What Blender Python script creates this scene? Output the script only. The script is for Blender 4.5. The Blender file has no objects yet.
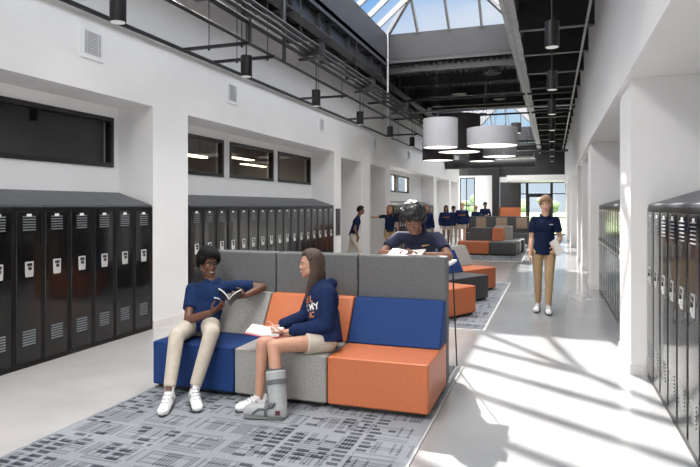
import bpy, bmesh, math, random
from mathutils import Vector, Matrix, Euler
from mathutils.bvhtree import BVHTree
import mathutils.noise as mnoise
random.seed(7)
S = bpy.context.scene
COL = S.collection
PI = math.pi
V = Vector

# ------------------------------------------------------------------ materials
def mat(name, col, rough=.5, metal=0., spec=.5, noise=0., nscale=20., bump=0., bscale=80., emit=None, estr=0., coat=0., stretch=None):
    m = bpy.data.materials.new(name); m.use_nodes = True
    nt = m.node_tree; b = nt.nodes['Principled BSDF']
    b.inputs['Base Color'].default_value = (*col, 1)
    b.inputs['Roughness'].default_value = rough
    b.inputs['Metallic'].default_value = metal
    b.inputs['Specular IOR Level'].default_value = spec
    b.inputs['Coat Weight'].default_value = coat
    tc = nt.nodes.new('ShaderNodeTexCoord')
    src = tc.outputs['Object']
    if stretch:
        mp = nt.nodes.new('ShaderNodeMapping'); mp.inputs['Scale'].default_value = stretch
        nt.links.new(src, mp.inputs[0]); src = mp.outputs[0]
    if noise:
        n = nt.nodes.new('ShaderNodeTexNoise'); n.inputs['Scale'].default_value = nscale; n.inputs['Detail'].default_value = 5
        nt.links.new(src, n.inputs['Vector'])
        r = nt.nodes.new('ShaderNodeMapRange'); r.inputs['From Min'].default_value = .3; r.inputs['From Max'].default_value = .7
        r.inputs['To Min'].default_value = 1 - noise; r.inputs['To Max'].default_value = 1 + noise
        nt.links.new(n.outputs['Fac'], r.inputs['Value'])
        mx = nt.nodes.new('ShaderNodeVectorMath'); mx.operation = 'MULTIPLY'
        mx.inputs[0].default_value = col
        nt.links.new(r.outputs[0], mx.inputs[1]); nt.links.new(mx.outputs[0], b.inputs['Base Color'])
    if bump:
        n2 = nt.nodes.new('ShaderNodeTexNoise'); n2.inputs['Scale'].default_value = bscale; n2.inputs['Detail'].default_value = 3
        nt.links.new(src, n2.inputs['Vector'])
        bp = nt.nodes.new('ShaderNodeBump'); bp.inputs['Strength'].default_value = bump; bp.inputs['Distance'].default_value = .01
        nt.links.new(n2.outputs['Fac'], bp.inputs['Height']); nt.links.new(bp.outputs[0], b.inputs['Normal'])
    if emit:
        b.inputs['Emission Color'].default_value = (*emit, 1); b.inputs['Emission Strength'].default_value = estr
    return m

def glass_mat(name, tint, refl):
    m = bpy.data.materials.new(name); m.use_nodes = True
    nt = m.node_tree; nt.nodes.clear()
    o = nt.nodes.new('ShaderNodeOutputMaterial'); t = nt.nodes.new('ShaderNodeBsdfTransparent'); g = nt.nodes.new('ShaderNodeBsdfGlossy')
    x = nt.nodes.new('ShaderNodeMixShader')
    t.inputs[0].default_value = (*tint, 1); g.inputs['Roughness'].default_value = .02
    x.inputs[0].default_value = refl
    nt.links.new(t.outputs[0], x.inputs[1]); nt.links.new(g.outputs[0], x.inputs[2]); nt.links.new(x.outputs[0], o.inputs[0])
    return m

WHITE = mat('white_paint', (.80, .79, .785), .6, noise=.015, nscale=3, bump=.03, bscale=120)
TAUPE = mat('light_taupe_paint', (.72, .69, .67), .6, noise=.015, nscale=3)
BLACKF = mat('black_metal_frame', (.012, .012, .013), .4)
DECK = mat('black_painted_deck', (.018, .018, .020), .55, noise=.15, nscale=5)
STEEL = mat('dark_painted_steel', (.028, .029, .033), .45, noise=.1, nscale=4)
STEEL_LIGHT = mat('pale_grey_steel', (.42, .42, .43), .5, noise=.15, nscale=9)
CURB = mat('grey_curb_paint', (.032, .033, .038), .55, noise=.05, nscale=4)
BAR = mat('grey_aluminium', (.24, .24, .25), .5, metal=.1)
GALV = mat('galvanised_conduit', (.42, .42, .43), .35, metal=.7, noise=.1, nscale=30)
PIPE = mat('dark_conduit', (.018, .018, .020), .45)
LOCKER = mat('black_enamel', (.005, .005, .005), .13, spec=.5, noise=.12, nscale=3, bump=.10, bscale=4, coat=.2)
LOCKER_SIDE = mat('black_enamel_side', (.006, .0055, .0055), .4, spec=.35)
LOCKER_BEIGE = mat('grey_beige_enamel', (.40, .37, .34), .4)
LOCKER_TOP = mat('slate_enamel', (.075, .080, .092), .45, noise=.08, nscale=6)
CHROME = mat('satin_steel', (.75, .75, .74), .3, metal=.55)
LOUVER = mat('lit_louver_grey', (.13, .135, .14), .35, metal=.3)  # paler than the door: light caught by the slats put into colour
PLATE = mat('white_plate', (.8, .8, .8), .4)
NAVY_SEAT = mat('navy_blue_vinyl', (.012, .040, .150), .7, spec=.2, noise=.10, nscale=60, bump=.12, bscale=300)
GREY_SEAT = mat('light_grey_felt', (.300, .290, .275), .85, noise=.18, nscale=70, bump=.25, bscale=250)
DARK_FELT = mat('dark_grey_felt', (.135, .137, .139), .9, noise=.12, nscale=45, bump=.25, bscale=250)
CHAR = mat('charcoal_vinyl', (.06, .062, .066), .6, noise=.1, nscale=40, bump=.1, bscale=250)
ORANGE = mat('burnt_orange_vinyl', (.53, .155, .062), .42, spec=.35, noise=.05, nscale=40, bump=.08, bscale=300)
TAN = mat('tan_vinyl', (.27, .19, .13), .5, noise=.06, nscale=30)
PLINTH = mat('black_plinth', (.015, .015, .015), .5)
TABLE_W = mat('white_laminate', (.82, .82, .81), .35)
LAMP_W = mat('pale_drum_fabric', (.46, .465, .50), .8, noise=.04, nscale=50)
LAMP_D = mat('dark_drum_fabric', (.035, .03, .033), .8, noise=.1, nscale=50)
DIFF = mat('lamp_diffuser', (.9, .9, .88), .5, emit=(1, .93, .84), estr=1.6)
PANEL_L = mat('lit_ceiling_panel', (.9, .9, .9), .5, emit=(1, .80, .52), estr=6.0)
LENS = mat('lamp_lens', (.5, .5, .5), .3, emit=(1, .95, .9), estr=.25)
CLASS = mat('classroom_wall', (.36, .32, .28), .7)
DARKROOM = mat('dim_room_wall', (.02, .02, .022), .6, noise=.2, nscale=2)  # darkness of the unlit classroom put into its wall colour
GREYPANEL = mat('charcoal_wall_panel', (.055, .055, .058), .7)
RUG_EDGE = mat('pale_edge_strip', (.70, .70, .69), .4)
GLASS = glass_mat('clear_glass', (.96, .97, .98), .02)
GLASS_IN = glass_mat('interior_glass', (.80, .80, .80), .05)
GROUND = mat('grass_ground', (.22, .28, .13), .9, noise=.3, nscale=.6)
LEAF = mat('foliage', (.17, .23, .12), .85, noise=.45, nscale=3, bump=.8, bscale=4)
BARK = mat('bark', (.12, .09, .06), .9, noise=.3, nscale=20)
PAPER = mat('book_paper', (.66, .65, .63), .7, noise=.03, nscale=90)
COVER_D = mat('dark_book_cover', (.035, .03, .03), .4, noise=.4, nscale=25)
COVER_R = mat('red_book_cover', (.55, .03, .06), .45)
COVER_G = mat('grey_green_page', (.40, .43, .40), .6, noise=.2, nscale=25)
SIGN_BLK = mat('black_panel', (.02, .02, .022), .4)
VENT_W = mat('white_grille', (.78, .78, .79), .5)
VENT_D = mat('grille_slots', (.42, .42, .44), .6)

def floor_material():
    """polished concrete: warm pale tone, mixed to a darker, cooler grey along the right aisle"""
    m = mat('polished_concrete', (.5, .5, .5), .3)
    nt = m.node_tree; b = nt.nodes['Principled BSDF']; L = nt.links.new
    tc = nt.nodes.new('ShaderNodeTexCoord')
    mp = nt.nodes.new('ShaderNodeMapping'); mp.inputs['Location'].default_value = (.31, .17, .43); L(tc.outputs['Object'], mp.inputs[0])
    n = nt.nodes.new('ShaderNodeTexNoise'); n.inputs['Scale'].default_value = 1.1; n.inputs['Detail'].default_value = 3
    L(mp.outputs[0], n.inputs['Vector'])
    def ramp(c0, c1):
        cr = nt.nodes.new('ShaderNodeValToRGB')
        cr.color_ramp.elements[0].position = .3; cr.color_ramp.elements[0].color = c0
        cr.color_ramp.elements[1].position = .7; cr.color_ramp.elements[1].color = c1
        L(n.outputs['Fac'], cr.inputs[0]); return cr.outputs[0]
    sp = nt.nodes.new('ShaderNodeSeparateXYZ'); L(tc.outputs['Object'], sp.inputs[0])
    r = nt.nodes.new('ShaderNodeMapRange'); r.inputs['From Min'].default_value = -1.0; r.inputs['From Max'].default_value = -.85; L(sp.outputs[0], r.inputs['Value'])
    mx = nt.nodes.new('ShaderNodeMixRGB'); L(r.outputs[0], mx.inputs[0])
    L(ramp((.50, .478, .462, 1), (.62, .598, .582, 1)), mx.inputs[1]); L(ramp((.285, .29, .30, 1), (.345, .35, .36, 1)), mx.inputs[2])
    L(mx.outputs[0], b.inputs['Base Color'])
    b.inputs['Roughness'].default_value = .2; b.inputs['Coat Weight'].default_value = .35; b.inputs['Coat Roughness'].default_value = .12
    return m
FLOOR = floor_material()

def carpet_material():
    m = mat('woven_plaid_carpet', (.3, .3, .3), .95, spec=.1)
    nt = m.node_tree; b = nt.nodes['Principled BSDF']; L = nt.links.new
    tc = nt.nodes.new('ShaderNodeTexCoord')
    def math_(op, a, bb=None):
        n = nt.nodes.new('ShaderNodeMath'); n.operation = op
        for i, x in enumerate((a, bb)):
            if x is None: continue
            if isinstance(x, (int, float)): n.inputs[i].default_value = x
            else: L(x, n.inputs[i])
        return n.outputs[0]
    sp = nt.nodes.new('ShaderNodeSeparateXYZ'); L(tc.outputs['Object'], sp.inputs[0])
    x, y = sp.outputs[0], sp.outputs[1]
    def wn(vx, vy, w):
        c = nt.nodes.new('ShaderNodeCombineXYZ'); L(vx, c.inputs[0]); L(vy, c.inputs[1]); c.inputs[2].default_value = w
        n = nt.nodes.new('ShaderNodeTexWhiteNoise'); n.noise_dimensions = '3D'; L(c.outputs[0], n.inputs[0]); return n.outputs[0]
    def layer(cx, cy, w, thr, lowscale, low):
        # dashes cx long, rows cy deep: on where white noise + slow noise pass the threshold
        fx = math_('FLOOR', math_('DIVIDE', x, cx)); fy = math_('FLOOR', math_('DIVIDE', y, cy))
        r = wn(fx, fy, w)
        mp = nt.nodes.new('ShaderNodeMapping'); mp.inputs['Location'].default_value = (w * 3.1, w, .37); L(tc.outputs['Object'], mp.inputs[0])
        mp.inputs['Scale'].default_value = lowscale
        n = nt.nodes.new('ShaderNodeTexNoise'); n.inputs['Scale'].default_value = 1; n.inputs['Detail'].default_value = 1; L(mp.outputs[0], n.inputs['Vector'])
        s = math_('ADD', math_('MULTIPLY', r, 1 - low), math_('MULTIPLY', n.outputs['Fac'], low))
        on = math_('GREATER_THAN', s, thr)
        # gap between dashes
        px = math_('FRACT', math_('DIVIDE', x, cx)); py = math_('FRACT', math_('DIVIDE', y, cy))
        return math_('MULTIPLY', on, math_('MULTIPLY', math_('LESS_THAN', px, .72), math_('LESS_THAN', py, .62)))
    a = layer(.12, .062, 1., .57, (1.9, 1.1, 1), .8)
    a2 = layer(.12, .062, 7., .61, (2.2, .5, 1), .85)
    bb = layer(.40, .031, 2., .50, (.8, 2.5, 1), .6)
    cc = layer(.024, .30, 3., .52, (2.5, .8, 1), .55)
    # fine woven rib across
    rib = math_('FRACT', math_('DIVIDE', y, .0125))
    rib = math_('GREATER_THAN', rib, .5)
    ribx = math_('GREATER_THAN', math_('FRACT', math_('DIVIDE', x, .02)), .5)
    fine = nt.nodes.new('ShaderNodeTexNoise'); fine.inputs['Scale'].default_value = 140; L(tc.outputs['Object'], fine.inputs['Vector'])
    dark = math_('ADD', math_('MULTIPLY', math_('MAXIMUM', a, a2), .55), math_('ADD', math_('MULTIPLY', bb, .24), math_('MULTIPLY', cc, .30)))
    dark = math_('ADD', dark, math_('ADD', math_('MULTIPLY', rib, .08), math_('MULTIPLY', ribx, .05)))
    blk = wn(math_('FLOOR', math_('DIVIDE', x, .62)), math_('FLOOR', math_('DIVIDE', y, .44)), 9.)
    dark = math_('ADD', dark, math_('MULTIPLY', blk, .22))
    dark = math_('ADD', dark, math_('MULTIPLY', math_('SUBTRACT', fine.outputs['Fac'], .5), .35))
    cr = nt.nodes.new('ShaderNodeValToRGB')
    cr.color_ramp.elements[0].position = 0; cr.color_ramp.elements[0].color = (.335, .35, .378, 1)
    cr.color_ramp.elements[1].position = .9; cr.color_ramp.elements[1].color = (.035, .040, .052, 1)
    L(dark, cr.inputs[0]); L(cr.outputs[0], b.inputs['Base Color'])
    bp = nt.nodes.new('ShaderNodeBump'); bp.inputs['Strength'].default_value = .3; bp.inputs['Distance'].default_value = .004
    L(fine.outputs['Fac'], bp.inputs['Height']); L(bp.outputs[0], b.inputs['Normal'])
    return m
CARPET = carpet_material()

# ------------------------------------------------------------------ mesh builder
class MB:
    def __init__(s): s.v = []; s.f = []
    def add(s, vs, fs):
        o = len(s.v); s.v += [tuple(p) for p in vs]; s.f += [[i + o for i in f] for f in fs]; return s
    def box(s, a, b):
        (x0, y0, z0), (x1, y1, z1) = a, b
        x0, x1 = min(x0, x1), max(x0, x1); y0, y1 = min(y0, y1), max(y0, y1); z0, z1 = min(z0, z1), max(z0, z1)
        return s.add([(x0,y0,z0),(x1,y0,z0),(x1,y1,z0),(x0,y1,z0),(x0,y0,z1),(x1,y0,z1),(x1,y1,z1),(x0,y1,z1)],
                     [(0,3,2,1),(4,5,6,7),(0,1,5,4),(1,2,6,5),(2,3,7,6),(3,0,4,7)])
    def prism(s, poly, z0, z1):           # poly CCW in xy
        n = len(poly)
        return s.add([(x,y,z0) for x,y in poly] + [(x,y,z1) for x,y in poly],
                     [list(range(n))[::-1], list(range(n, 2*n))] + [(i,(i+1)%n,n+(i+1)%n,n+i) for i in range(n)])
    def prism_x(s, poly, x0, x1):         # poly in (y,z)
        n = len(poly)
        return s.add([(x0,y,z) for y,z in poly] + [(x1,y,z) for y,z in poly],
                     [list(range(n))[::-1], list(range(n, 2*n))] + [(i,(i+1)%n,n+(i+1)%n,n+i) for i in range(n)])
    def prism_y(s, poly, y0, y1):         # poly in (x,z)
        n = len(poly)
        return s.add([(x,y0,z) for x,z in poly] + [(x,y1,z) for x,z in poly],
                     [list(range(n)), list(range(n, 2*n))[::-1]] + [(i,n+i,n+(i+1)%n,(i+1)%n) for i in range(n)])
    def bar(s, p0, p1, w, h, up=V((0,0,1))):
        p0, p1 = V(p0), V(p1); d = (p1-p0).normalized()
        a = d.cross(up)
        if a.length < 1e-4: a = d.cross(V((1,0,0)))
        a.normalize(); b = a.cross(d).normalized()
        vs = [p + a*(i*w/2) + b*(j*h/2) for p in (p0,p1) for i,j in ((-1,-1),(1,-1),(1,1),(-1,1))]
        return s.add(vs, [(0,1,2,3),(7,6,5,4),(0,4,5,1),(1,5,6,2),(2,6,7,3),(3,7,4,0)])
    def frustum(s, p0, p1, r0, r1, n=14, caps=False, side=None, k=1.):
        """tapered tube; caps=True adds round ends; side/k squash the section along a direction"""
        p0, p1 = V(p0), V(p1); d = p1-p0; L = d.length
        if L < 1e-6: d = V((0,0,1))
        d = d.normalized()
        a = V(side) - d*V(side).dot(d) if side is not None else d.orthogonal()
        a.normalize(); b = d.cross(a)
        rings = []
        if caps:
            for t in (80, 55, 28): rings.append((p0 - d*r0*math.sin(math.radians(t)), r0*math.cos(math.radians(t))))
        rings += [(p0, r0), (p1, r1)]
        if caps:
            for t in (28, 55, 80): rings.append((p1 + d*r1*math.sin(math.radians(t)), r1*math.cos(math.radians(t))))
        vs = []; fs = []
        for c, r in rings:
            for i in range(n):
                q = 2*PI*i/n; vs.append(c + a*math.cos(q)*r*k + b*math.sin(q)*r)
        m = len(rings)
        for j in range(m-1):
            for i in range(n): fs.append((j*n+i, j*n+(i+1)%n, (j+1)*n+(i+1)%n, (j+1)*n+i))
        fs.append(list(range(n))[::-1]); fs.append([(m-1)*n+i for i in range(n)])
        return s.add(vs, fs)
    def cap(s, p0, p1, r0, r1, n=14, side=None, k=1.): return s.frustum(p0, p1, r0, r1, n, True, side, k)
    def ell(s, c, R, fr=None, n=16, m=10):
        c = V(c); fr = fr or (V((1,0,0)), V((0,1,0)), V((0,0,1)))
        vs = []; fs = []
        for j in range(1, m):
            t = PI*j/m
            for i in range(n):
                q = 2*PI*i/n
                vs.append(c + fr[0]*(R[0]*math.sin(t)*math.cos(q)) + fr[1]*(R[1]*math.sin(t)*math.sin(q)) + fr[2]*(R[2]*math.cos(t)))
        vs += [c + fr[2]*R[2], c - fr[2]*R[2]]; T = len(vs)-2
        for j in range(m-2):
            for i in range(n): fs.append((j*n+i, (j+1)*n+i, (j+1)*n+(i+1)%n, j*n+(i+1)%n))
        for i in range(n):
            fs.append((T, i, (i+1)%n)); fs.append((T+1, (m-2)*n+(i+1)%n, (m-2)*n+i))
        return s.add(vs, fs)
    def tube(s, pts, r, n=10):
        for a, b in zip(pts, pts[1:]): s.cap(a, b, r, r, n)
        return s
    def lathe(s, prof, c=(0,0,0), n=32, ends=True):
        vs = []; fs = []
        for r, z in prof:
            for i in range(n):
                q = 2*PI*i/n; vs.append((c[0]+r*math.cos(q), c[1]+r*math.sin(q), c[2]+z))
        m = len(prof)
        for j in range(m-1):
            for i in range(n): fs.append((j*n+i, j*n+(i+1)%n, (j+1)*n+(i+1)%n, (j+1)*n+i))
        if ends: fs.append(list(range(n))[::-1]); fs.append([(m-1)*n+i for i in range(n)])
        return s.add(vs, fs)
    def mesh(s, name):
        me = bpy.data.meshes.new(name); me.from_pydata(s.v, [], s.f); me.validate(); me.update(); return me
    def build(s, name, m, parent=None, loc=None, bevel=0, smooth=False, seg=2):
        me = s.mesh(name); me.materials.append(m)
        o = bpy.data.objects.new(name, me); COL.objects.link(o)
        if parent: o.parent = parent
        if loc is not None: o.location = loc
        if smooth:
            for p in me.polygons: p.use_smooth = True
        if bevel:
            bv = o.modifiers.new('bevel', 'BEVEL'); bv.width = bevel; bv.segments = seg; bv.limit_method = 'ANGLE'
            for p in me.polygons: p.use_smooth = True
            o.modifiers.new('wn', 'WEIGHTED_NORMAL')
        elif smooth:
            try: me.set_sharp_from_angle(angle=math.radians(45))
            except Exception: pass
        return o

def tag(o, label=None, cat=None, group=None, kind=None):
    if label: o['label'] = label
    if cat: o['category'] = cat
    if group: o['group'] = group
    if kind: o['kind'] = kind
    return o
def thing(name, loc, label, cat, group=None, rz=0):
    o = bpy.data.objects.new(name, None); COL.objects.link(o); o.empty_display_size = .1
    o.location = loc; o.rotation_euler = (0, 0, rz)
    return tag(o, label, cat, group)
def struct(o, label, cat): return tag(o, label, cat, kind='structure')
def copy_thing(o, parent=None):
    c = o.copy(); COL.objects.link(c)
    if parent: c.parent = parent
    for ch in list(o.children): copy_thing(ch, c)
    return c
ORD = ['first','second','third','fourth','fifth','sixth','seventh','eighth','ninth','tenth','eleventh','twelfth','thirteenth','fourteenth','fifteenth','sixteenth','seventeenth','eighteenth','nineteenth','twentieth']

# ------------------------------------------------------------------ the setting
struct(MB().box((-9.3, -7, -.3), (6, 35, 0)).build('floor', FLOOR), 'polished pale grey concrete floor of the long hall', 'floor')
tag(MB().box((-80, 35.0, -.35), (80, 160, -.06)).build('ground', GROUND), 'green lawn outside beyond the far glass doors', 'lawn', kind='structure')

XL, XR = -4.85, .70
ZS, ZD = 2.86, 5.05
LP = [(-7, .4), (6.35, 7.12), (13.0, 13.5), (15.1, 15.93), (17.53, 18.13), (25.4, 25.87), (29.4, 30.0), (32.3, 32.75)]
L_REC = [(.4, 6.35), (7.12, 13.0), (18.13, 25.4), (25.87, 29.4), (30.0, 32.3)]
L_OPEN = [(13.5, 15.1), (15.93, 17.53)]
WIN_L = {0: [(1.0, 3.55), (3.65, 6.26)], 1: [(7.26, 8.98), (9.19, 10.92), (11.13, 12.88)], 2: [(19.2, 21.0), (21.2, 23.0)], 3: [(26.2, 27.6)], 4: []}
WZ0, WZ1 = 2.08, 2.72
w = MB()
w.box((-5.55, -7, ZS), (XL, 32.75, ZD))
for a, b in LP: w.box((-5.55, a, 0), (XL, b, ZS))
for a, b in L_OPEN: w.box((-5.55, a, 2.76), (XL, b, ZS))
for k, (a, b) in enumerate(L_REC):
    wins = WIN_L[k]
    w.box((-5.55, a, 0), (-5.4, b, WZ0 if wins else ZS))
    if wins:
        w.box((-5.55, a, WZ1), (-5.4, b, ZS))
        ys = [a] + [q for p in wins for q in p] + [b]
        for i in range(0, len(ys), 2): w.box((-5.55, ys[i], WZ0), (-5.4, ys[i+1], WZ1))
struct(w.build('wall_left', WHITE), 'white left wall with locker alcoves, square piers and high header', 'wall')
bl = MB()
for a, b in LP: bl.box((XL, max(a, -2), 0), (XL + .012, b, .10))
struct(bl.build('baseboard_left', TAUPE), 'pale baseboard along the foot of the left piers', 'baseboard')

win_n = [0]
def framed_window(axis, fixed, a, b, z0, z1, label, frame=.055, depth=.09, glass=GLASS, mull=(), bars=(), fm=BLACKF, kind='window'):
    win_n[0] += 1
    nm = 'window_%d' % win_n[0]
    def bx(mb, u0, u1, zz0, zz1, d):
        if axis == 'x': mb.box((fixed - d/2, u0, zz0), (fixed + d/2, u1, zz1))
        else: mb.box((u0, fixed - d/2, zz0), (u1, fixed + d/2, zz1))
    f = MB()
    bx(f, a, a+frame, z0, z1, depth); bx(f, b-frame, b, z0, z1, depth)
    bx(f, a+frame, b-frame, z0, z0+frame, depth); bx(f, a+frame, b-frame, z1-frame, z1, depth)
    for m_ in mull: bx(f, m_-frame*.4, m_+frame*.4, z0+frame, z1-frame, depth*.8)
    for q in bars: bx(f, a+frame, b-frame, q-frame*.4, q+frame*.4, depth*.7)
    o = f.build(nm, fm); struct(o, label, kind)
    g = MB(); bx(g, a+frame*.7, b-frame*.7, z0+frame*.7, z1-frame*.7, .008)
    g.build('pane', glass, o)
    return o
lab = {0: 'black framed window band above the near black lockers', 1: 'black framed clerestory window above the middle left lockers', 2: 'small dark clerestory window above the far left lockers', 3: 'small far clerestory window in the left wall'}
for k in WIN_L:
    for i, (a, b) in enumerate(WIN_L[k]):
        framed_window('x', -5.43, a, b, WZ0, WZ1, lab[k] + ', ' + ORD[i] + ' from the near end', glass=GLASS_IN)

# classrooms behind the clerestory
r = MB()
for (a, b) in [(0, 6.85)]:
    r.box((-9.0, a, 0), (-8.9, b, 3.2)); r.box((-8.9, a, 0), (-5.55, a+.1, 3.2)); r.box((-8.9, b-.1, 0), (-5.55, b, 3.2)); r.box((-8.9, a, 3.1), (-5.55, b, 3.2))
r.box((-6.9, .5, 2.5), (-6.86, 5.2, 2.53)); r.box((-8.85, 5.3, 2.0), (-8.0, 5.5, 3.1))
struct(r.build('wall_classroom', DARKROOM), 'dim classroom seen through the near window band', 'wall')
r = MB(); a, b = 6.95, 13.25
r.box((-9.2, a, 0), (-9.1, b, 3.3)); r.box((-9.1, a, 0), (-5.55, a+.1, 3.3)); r.box((-9.1, b-.1, 0), (-5.55, b, 3.3)); r.box((-9.1, a, 3.2), (-5.55, b, 3.3))
struct(r.build('wall_classroom_2', CLASS), 'lit classroom seen through the middle clerestory windows', 'wall')
def class_lamp(x, y, z, top, lb):
    t = thing('classroom_lamp', (x, y, z), lb, 'ceiling light', 'classroom lamps')
    MB().box((-.07, -.55, 0), (.07, .55, .02)).build('diffuser', PANEL_L, t)
    MB().box((-.08, -.56, .02), (.08, .56, .06)).build('housing', BLACKF, t)
    for yy in (-.4, .4): MB().frustum((0, yy, .06), (0, yy, top-z), .004, .004, 6).build('cable', PIPE, t)
for k, (x, y, z) in enumerate([(-6.25, 9.15, 2.50), (-6.9, 10.2, 2.58), (-6.1, 10.75, 2.55), (-6.6, 12.35, 2.52), (-6.3, 7.9, 2.55)]):
    class_lamp(x, y, z, 3.19, 'warm glowing linear lamp inside the classroom, %s seen through the middle clerestory' % ORD[k])

# passages behind the openings
def passage(x0, x1, a, b, nm, lb):
    p = MB()
    s_ = 1 if x1 > x0 else -1
    p.box((x0, a-.1, 0), (x1, a, 2.9)); p.box((x0, b, 0), (x1, b+.1, 2.9)); p.box((x1, a-.1, 0), (x1+s_*.1, b+.1, 2.9)); p.box((x0, a, 2.8), (x1, b, 2.9))
    struct(p.build(nm, TAUPE), lb, 'wall')
passage(-5.55, -8.6, 13.5, 15.1, 'wall_passage', 'grey side passage opening where a student walks past')
passage(-5.55, -8.6, 15.93, 17.53, 'wall_passage_2', 'side passage opening beside the switch pier')

# right wall
RP = [(-7, .4), (6.1, 7.03), (12.05, 13.05), (15.5, 16.2), (18.0, 18.7), (24.5, 25.2), (29, 30), (32.0, 34)]
R_REC = [(.4, 6.1), (7.03, 12.05), (18.7, 24.5), (25.2, 29), (30, 32)]
R_OPEN = [(13.05, 15.5), (16.2, 18.0)]
XH, ZH = .655, 2.78      # the header stands a little proud of the piers
w = MB(); w.box((XH, -7, ZH), (1.5, 34, ZD))
for a, b in RP: w.box((XR, a, 0), (1.5, b, ZH))
for a, b in R_REC: w.box((1.36, a, 0), (1.5, b, ZH))
for a, b in R_OPEN: w.box((XR, a, 2.72), (1.5, b, ZH))
struct(w.build('wall_right', WHITE), 'white right wall with piers and a sunlit header above the lockers', 'wall')
bl = MB()
for a, b in RP[1:]: bl.box((XR - .012, a, 0), (XR, b, .10)); bl.box((XR, a-.012, 0), (.82, a, .10))
struct(bl.build('baseboard_right', TAUPE), 'pale baseboard around the right piers', 'baseboard')
passage(1.5, 4.2, 13.05, 15.5, 'wall_passage_3', 'side opening beyond the right hand lockers')
passage(1.5, 4.2, 16.2, 18.0, 'wall_passage_4', 'second side opening far along the right wall')

# end walls
YF = 34.0
w = MB()
w.box((-5.6, YF, 3.2), (-4.14, YF+.2, 3.3)); w.box((-4.14, YF, 0), (-3.12, YF+.2, 3.3)); w.box((-5.6, YF, 0), (-4.14, YF+.2, .25)); w.box((-5.6, YF, .25), (-5.0, YF+.2, 3.2))
w.box((-2.75, YF, 2.9), (1.5, YF+.2, 3.2))
w.box((-2.2, 31.2, 2.88), (XR, YF, 3.15))
struct(w.build('wall_far', WHITE), 'white far end wall with a dropped white soffit over the doors', 'wall')
struct(MB().box((-5.6, YF, 3.3), (1.5, YF+.2, ZD)).box((-3.12, YF, 3.2), (1.5, YF+.2, 3.3)).build('trim_3', DECK), 'black upper band of the far end wall under the roof', 'wall panel')
w = MB().box((-2.75, YF-.02, 0), (-1.70, YF+.2, 2.9)); struct(w.build('trim_1', GREYPANEL), 'charcoal wall panel at the far end left of the glass doors', 'wall panel')
w = MB().box((-3.14, YF-.55, 0), (-2.76, YF-.15, ZD)); struct(w.build('trim_2', BLACKF), 'black steel column near the far end wall', 'column')
framed_window('y', YF+.06, -5.0, -4.14, .25, 3.2, 'tall black framed window at the far end of the left wall', mull=(-4.62,), bars=(1.62,), frame=.06)
framed_window('y', YF+.06, -1.70, -1.30, 0, 2.9, 'glass sidelight left of the far doors', bars=(2.25,), frame=.07)
framed_window('y', YF+.06, -.02, .75, 0, 2.9, 'glass sidelight right of the far doors', bars=(2.25, .95), frame=.07)
framed_window('y', YF+.06, -1.30, -.02, 2.2, 2.9, 'transom pane above the far doors', frame=.07)
d = MB(); d.box((-1.30, YF, 0), (-1.17, YF+.12, 2.2)); d.box((-.16, YF, 0), (-.02, YF+.12, 2.2)); d.box((-1.17, YF, 2.07), (-.16, YF+.12, 2.2)); d.box((-1.17, YF, 0), (-.16, YF+.12, .22))
do = d.build('door_1', BLACKF); struct(do, 'black framed glass door at the far end of the hall', 'door')
MB().box((-1.19, YF+.05, .2), (-.14, YF+.06, 2.09)).build('pane', GLASS, do)
MB().tube([(-.25, YF-.02, .9), (-.25, YF-.06, .9), (-.25, YF-.06, 1.3), (-.25, YF-.02, 1.3)], .012).build('handle', CHROME, do)
# end behind the camera: unseen wall, its glazing added to let light in
w = MB(); w.box((-5.6, -7.2, 3.3), (1.5, -7, ZD)); w.box((-5.6, -7.2, 0), (-4.6, -7, 3.3)); w.box((.5, -7.2, 0), (1.5, -7, 3.3))
struct(w.build('wall_back', WHITE), 'white end wall behind the viewpoint', 'wall')
framed_window('y', -7.1, -4.6, .5, 0, 3.3, 'unseen wide glazing added behind the viewpoint to let daylight in', mull=(-3.3, -2.0, -.7), bars=(2.3,), frame=.07)

# ------------------------------------------------------------------ roof: deck, joists, beams, skylights
SX0, SX1 = -3.88, -.80
SKY = [(-4.5, 14.2), (20.3, 33.0)]
CB, CT = 5.20, 5.84
# corrugated deck; a profile in x extruded along y, in slabs around the skylight openings
def corrugated(x0, x1, y0, y1, z):
    pts = []; x = x0; k = 0; p = .15
    while x < x1 - 1e-6:
        for dx, dz in ((0, 0), (.05, 0), (.075, .06), (.125, .06)):
            if x + dx < x1: pts.append((x + dx, z + dz))
        x += p
    pts.append((x1, z))
    n = len(pts)
    return [(a, y0, b) for a, b in pts] + [(a, y1, b) for a, b in pts], [(i, i+1, n+i+1, n+i) for i in range(n-1)]
dk = MB()
for (x0, x1, y0, y1) in [(-5.55, SX0, -7.2, 34.2), (SX1, 1.5, -7.2, 34.2), (SX0, SX1, -7.2, SKY[0][0]), (SX0, SX1, SKY[0][1], SKY[1][0]), (SX0, SX1, SKY[1][1], 34.2)]:
    dk.add(*corrugated(x0, x1, y0, y1, ZD))
    dk.box((x0, y0, ZD + .07), (x1, y1, ZD + .16))
ceil = dk.build('ceiling', mat('dark_ribbed_deck', (.045, .045, .048), .5, noise=.1, nscale=5)); struct(ceil, 'black corrugated metal roof deck with joists and skylight openings', 'ceiling')
def ibeam_x(x0, x1, y, z0, z1, wf=.12, t=.014):
    b = MB(); b.box((x0, y-wf/2, z0), (x1, y+wf/2, z0+t)); b.box((x0, y-wf/2, z1-t), (x1, y+wf/2, z1)); b.box((x0, y-.008, z0+t), (x1, y+.008, z1-t)); return b
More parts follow.
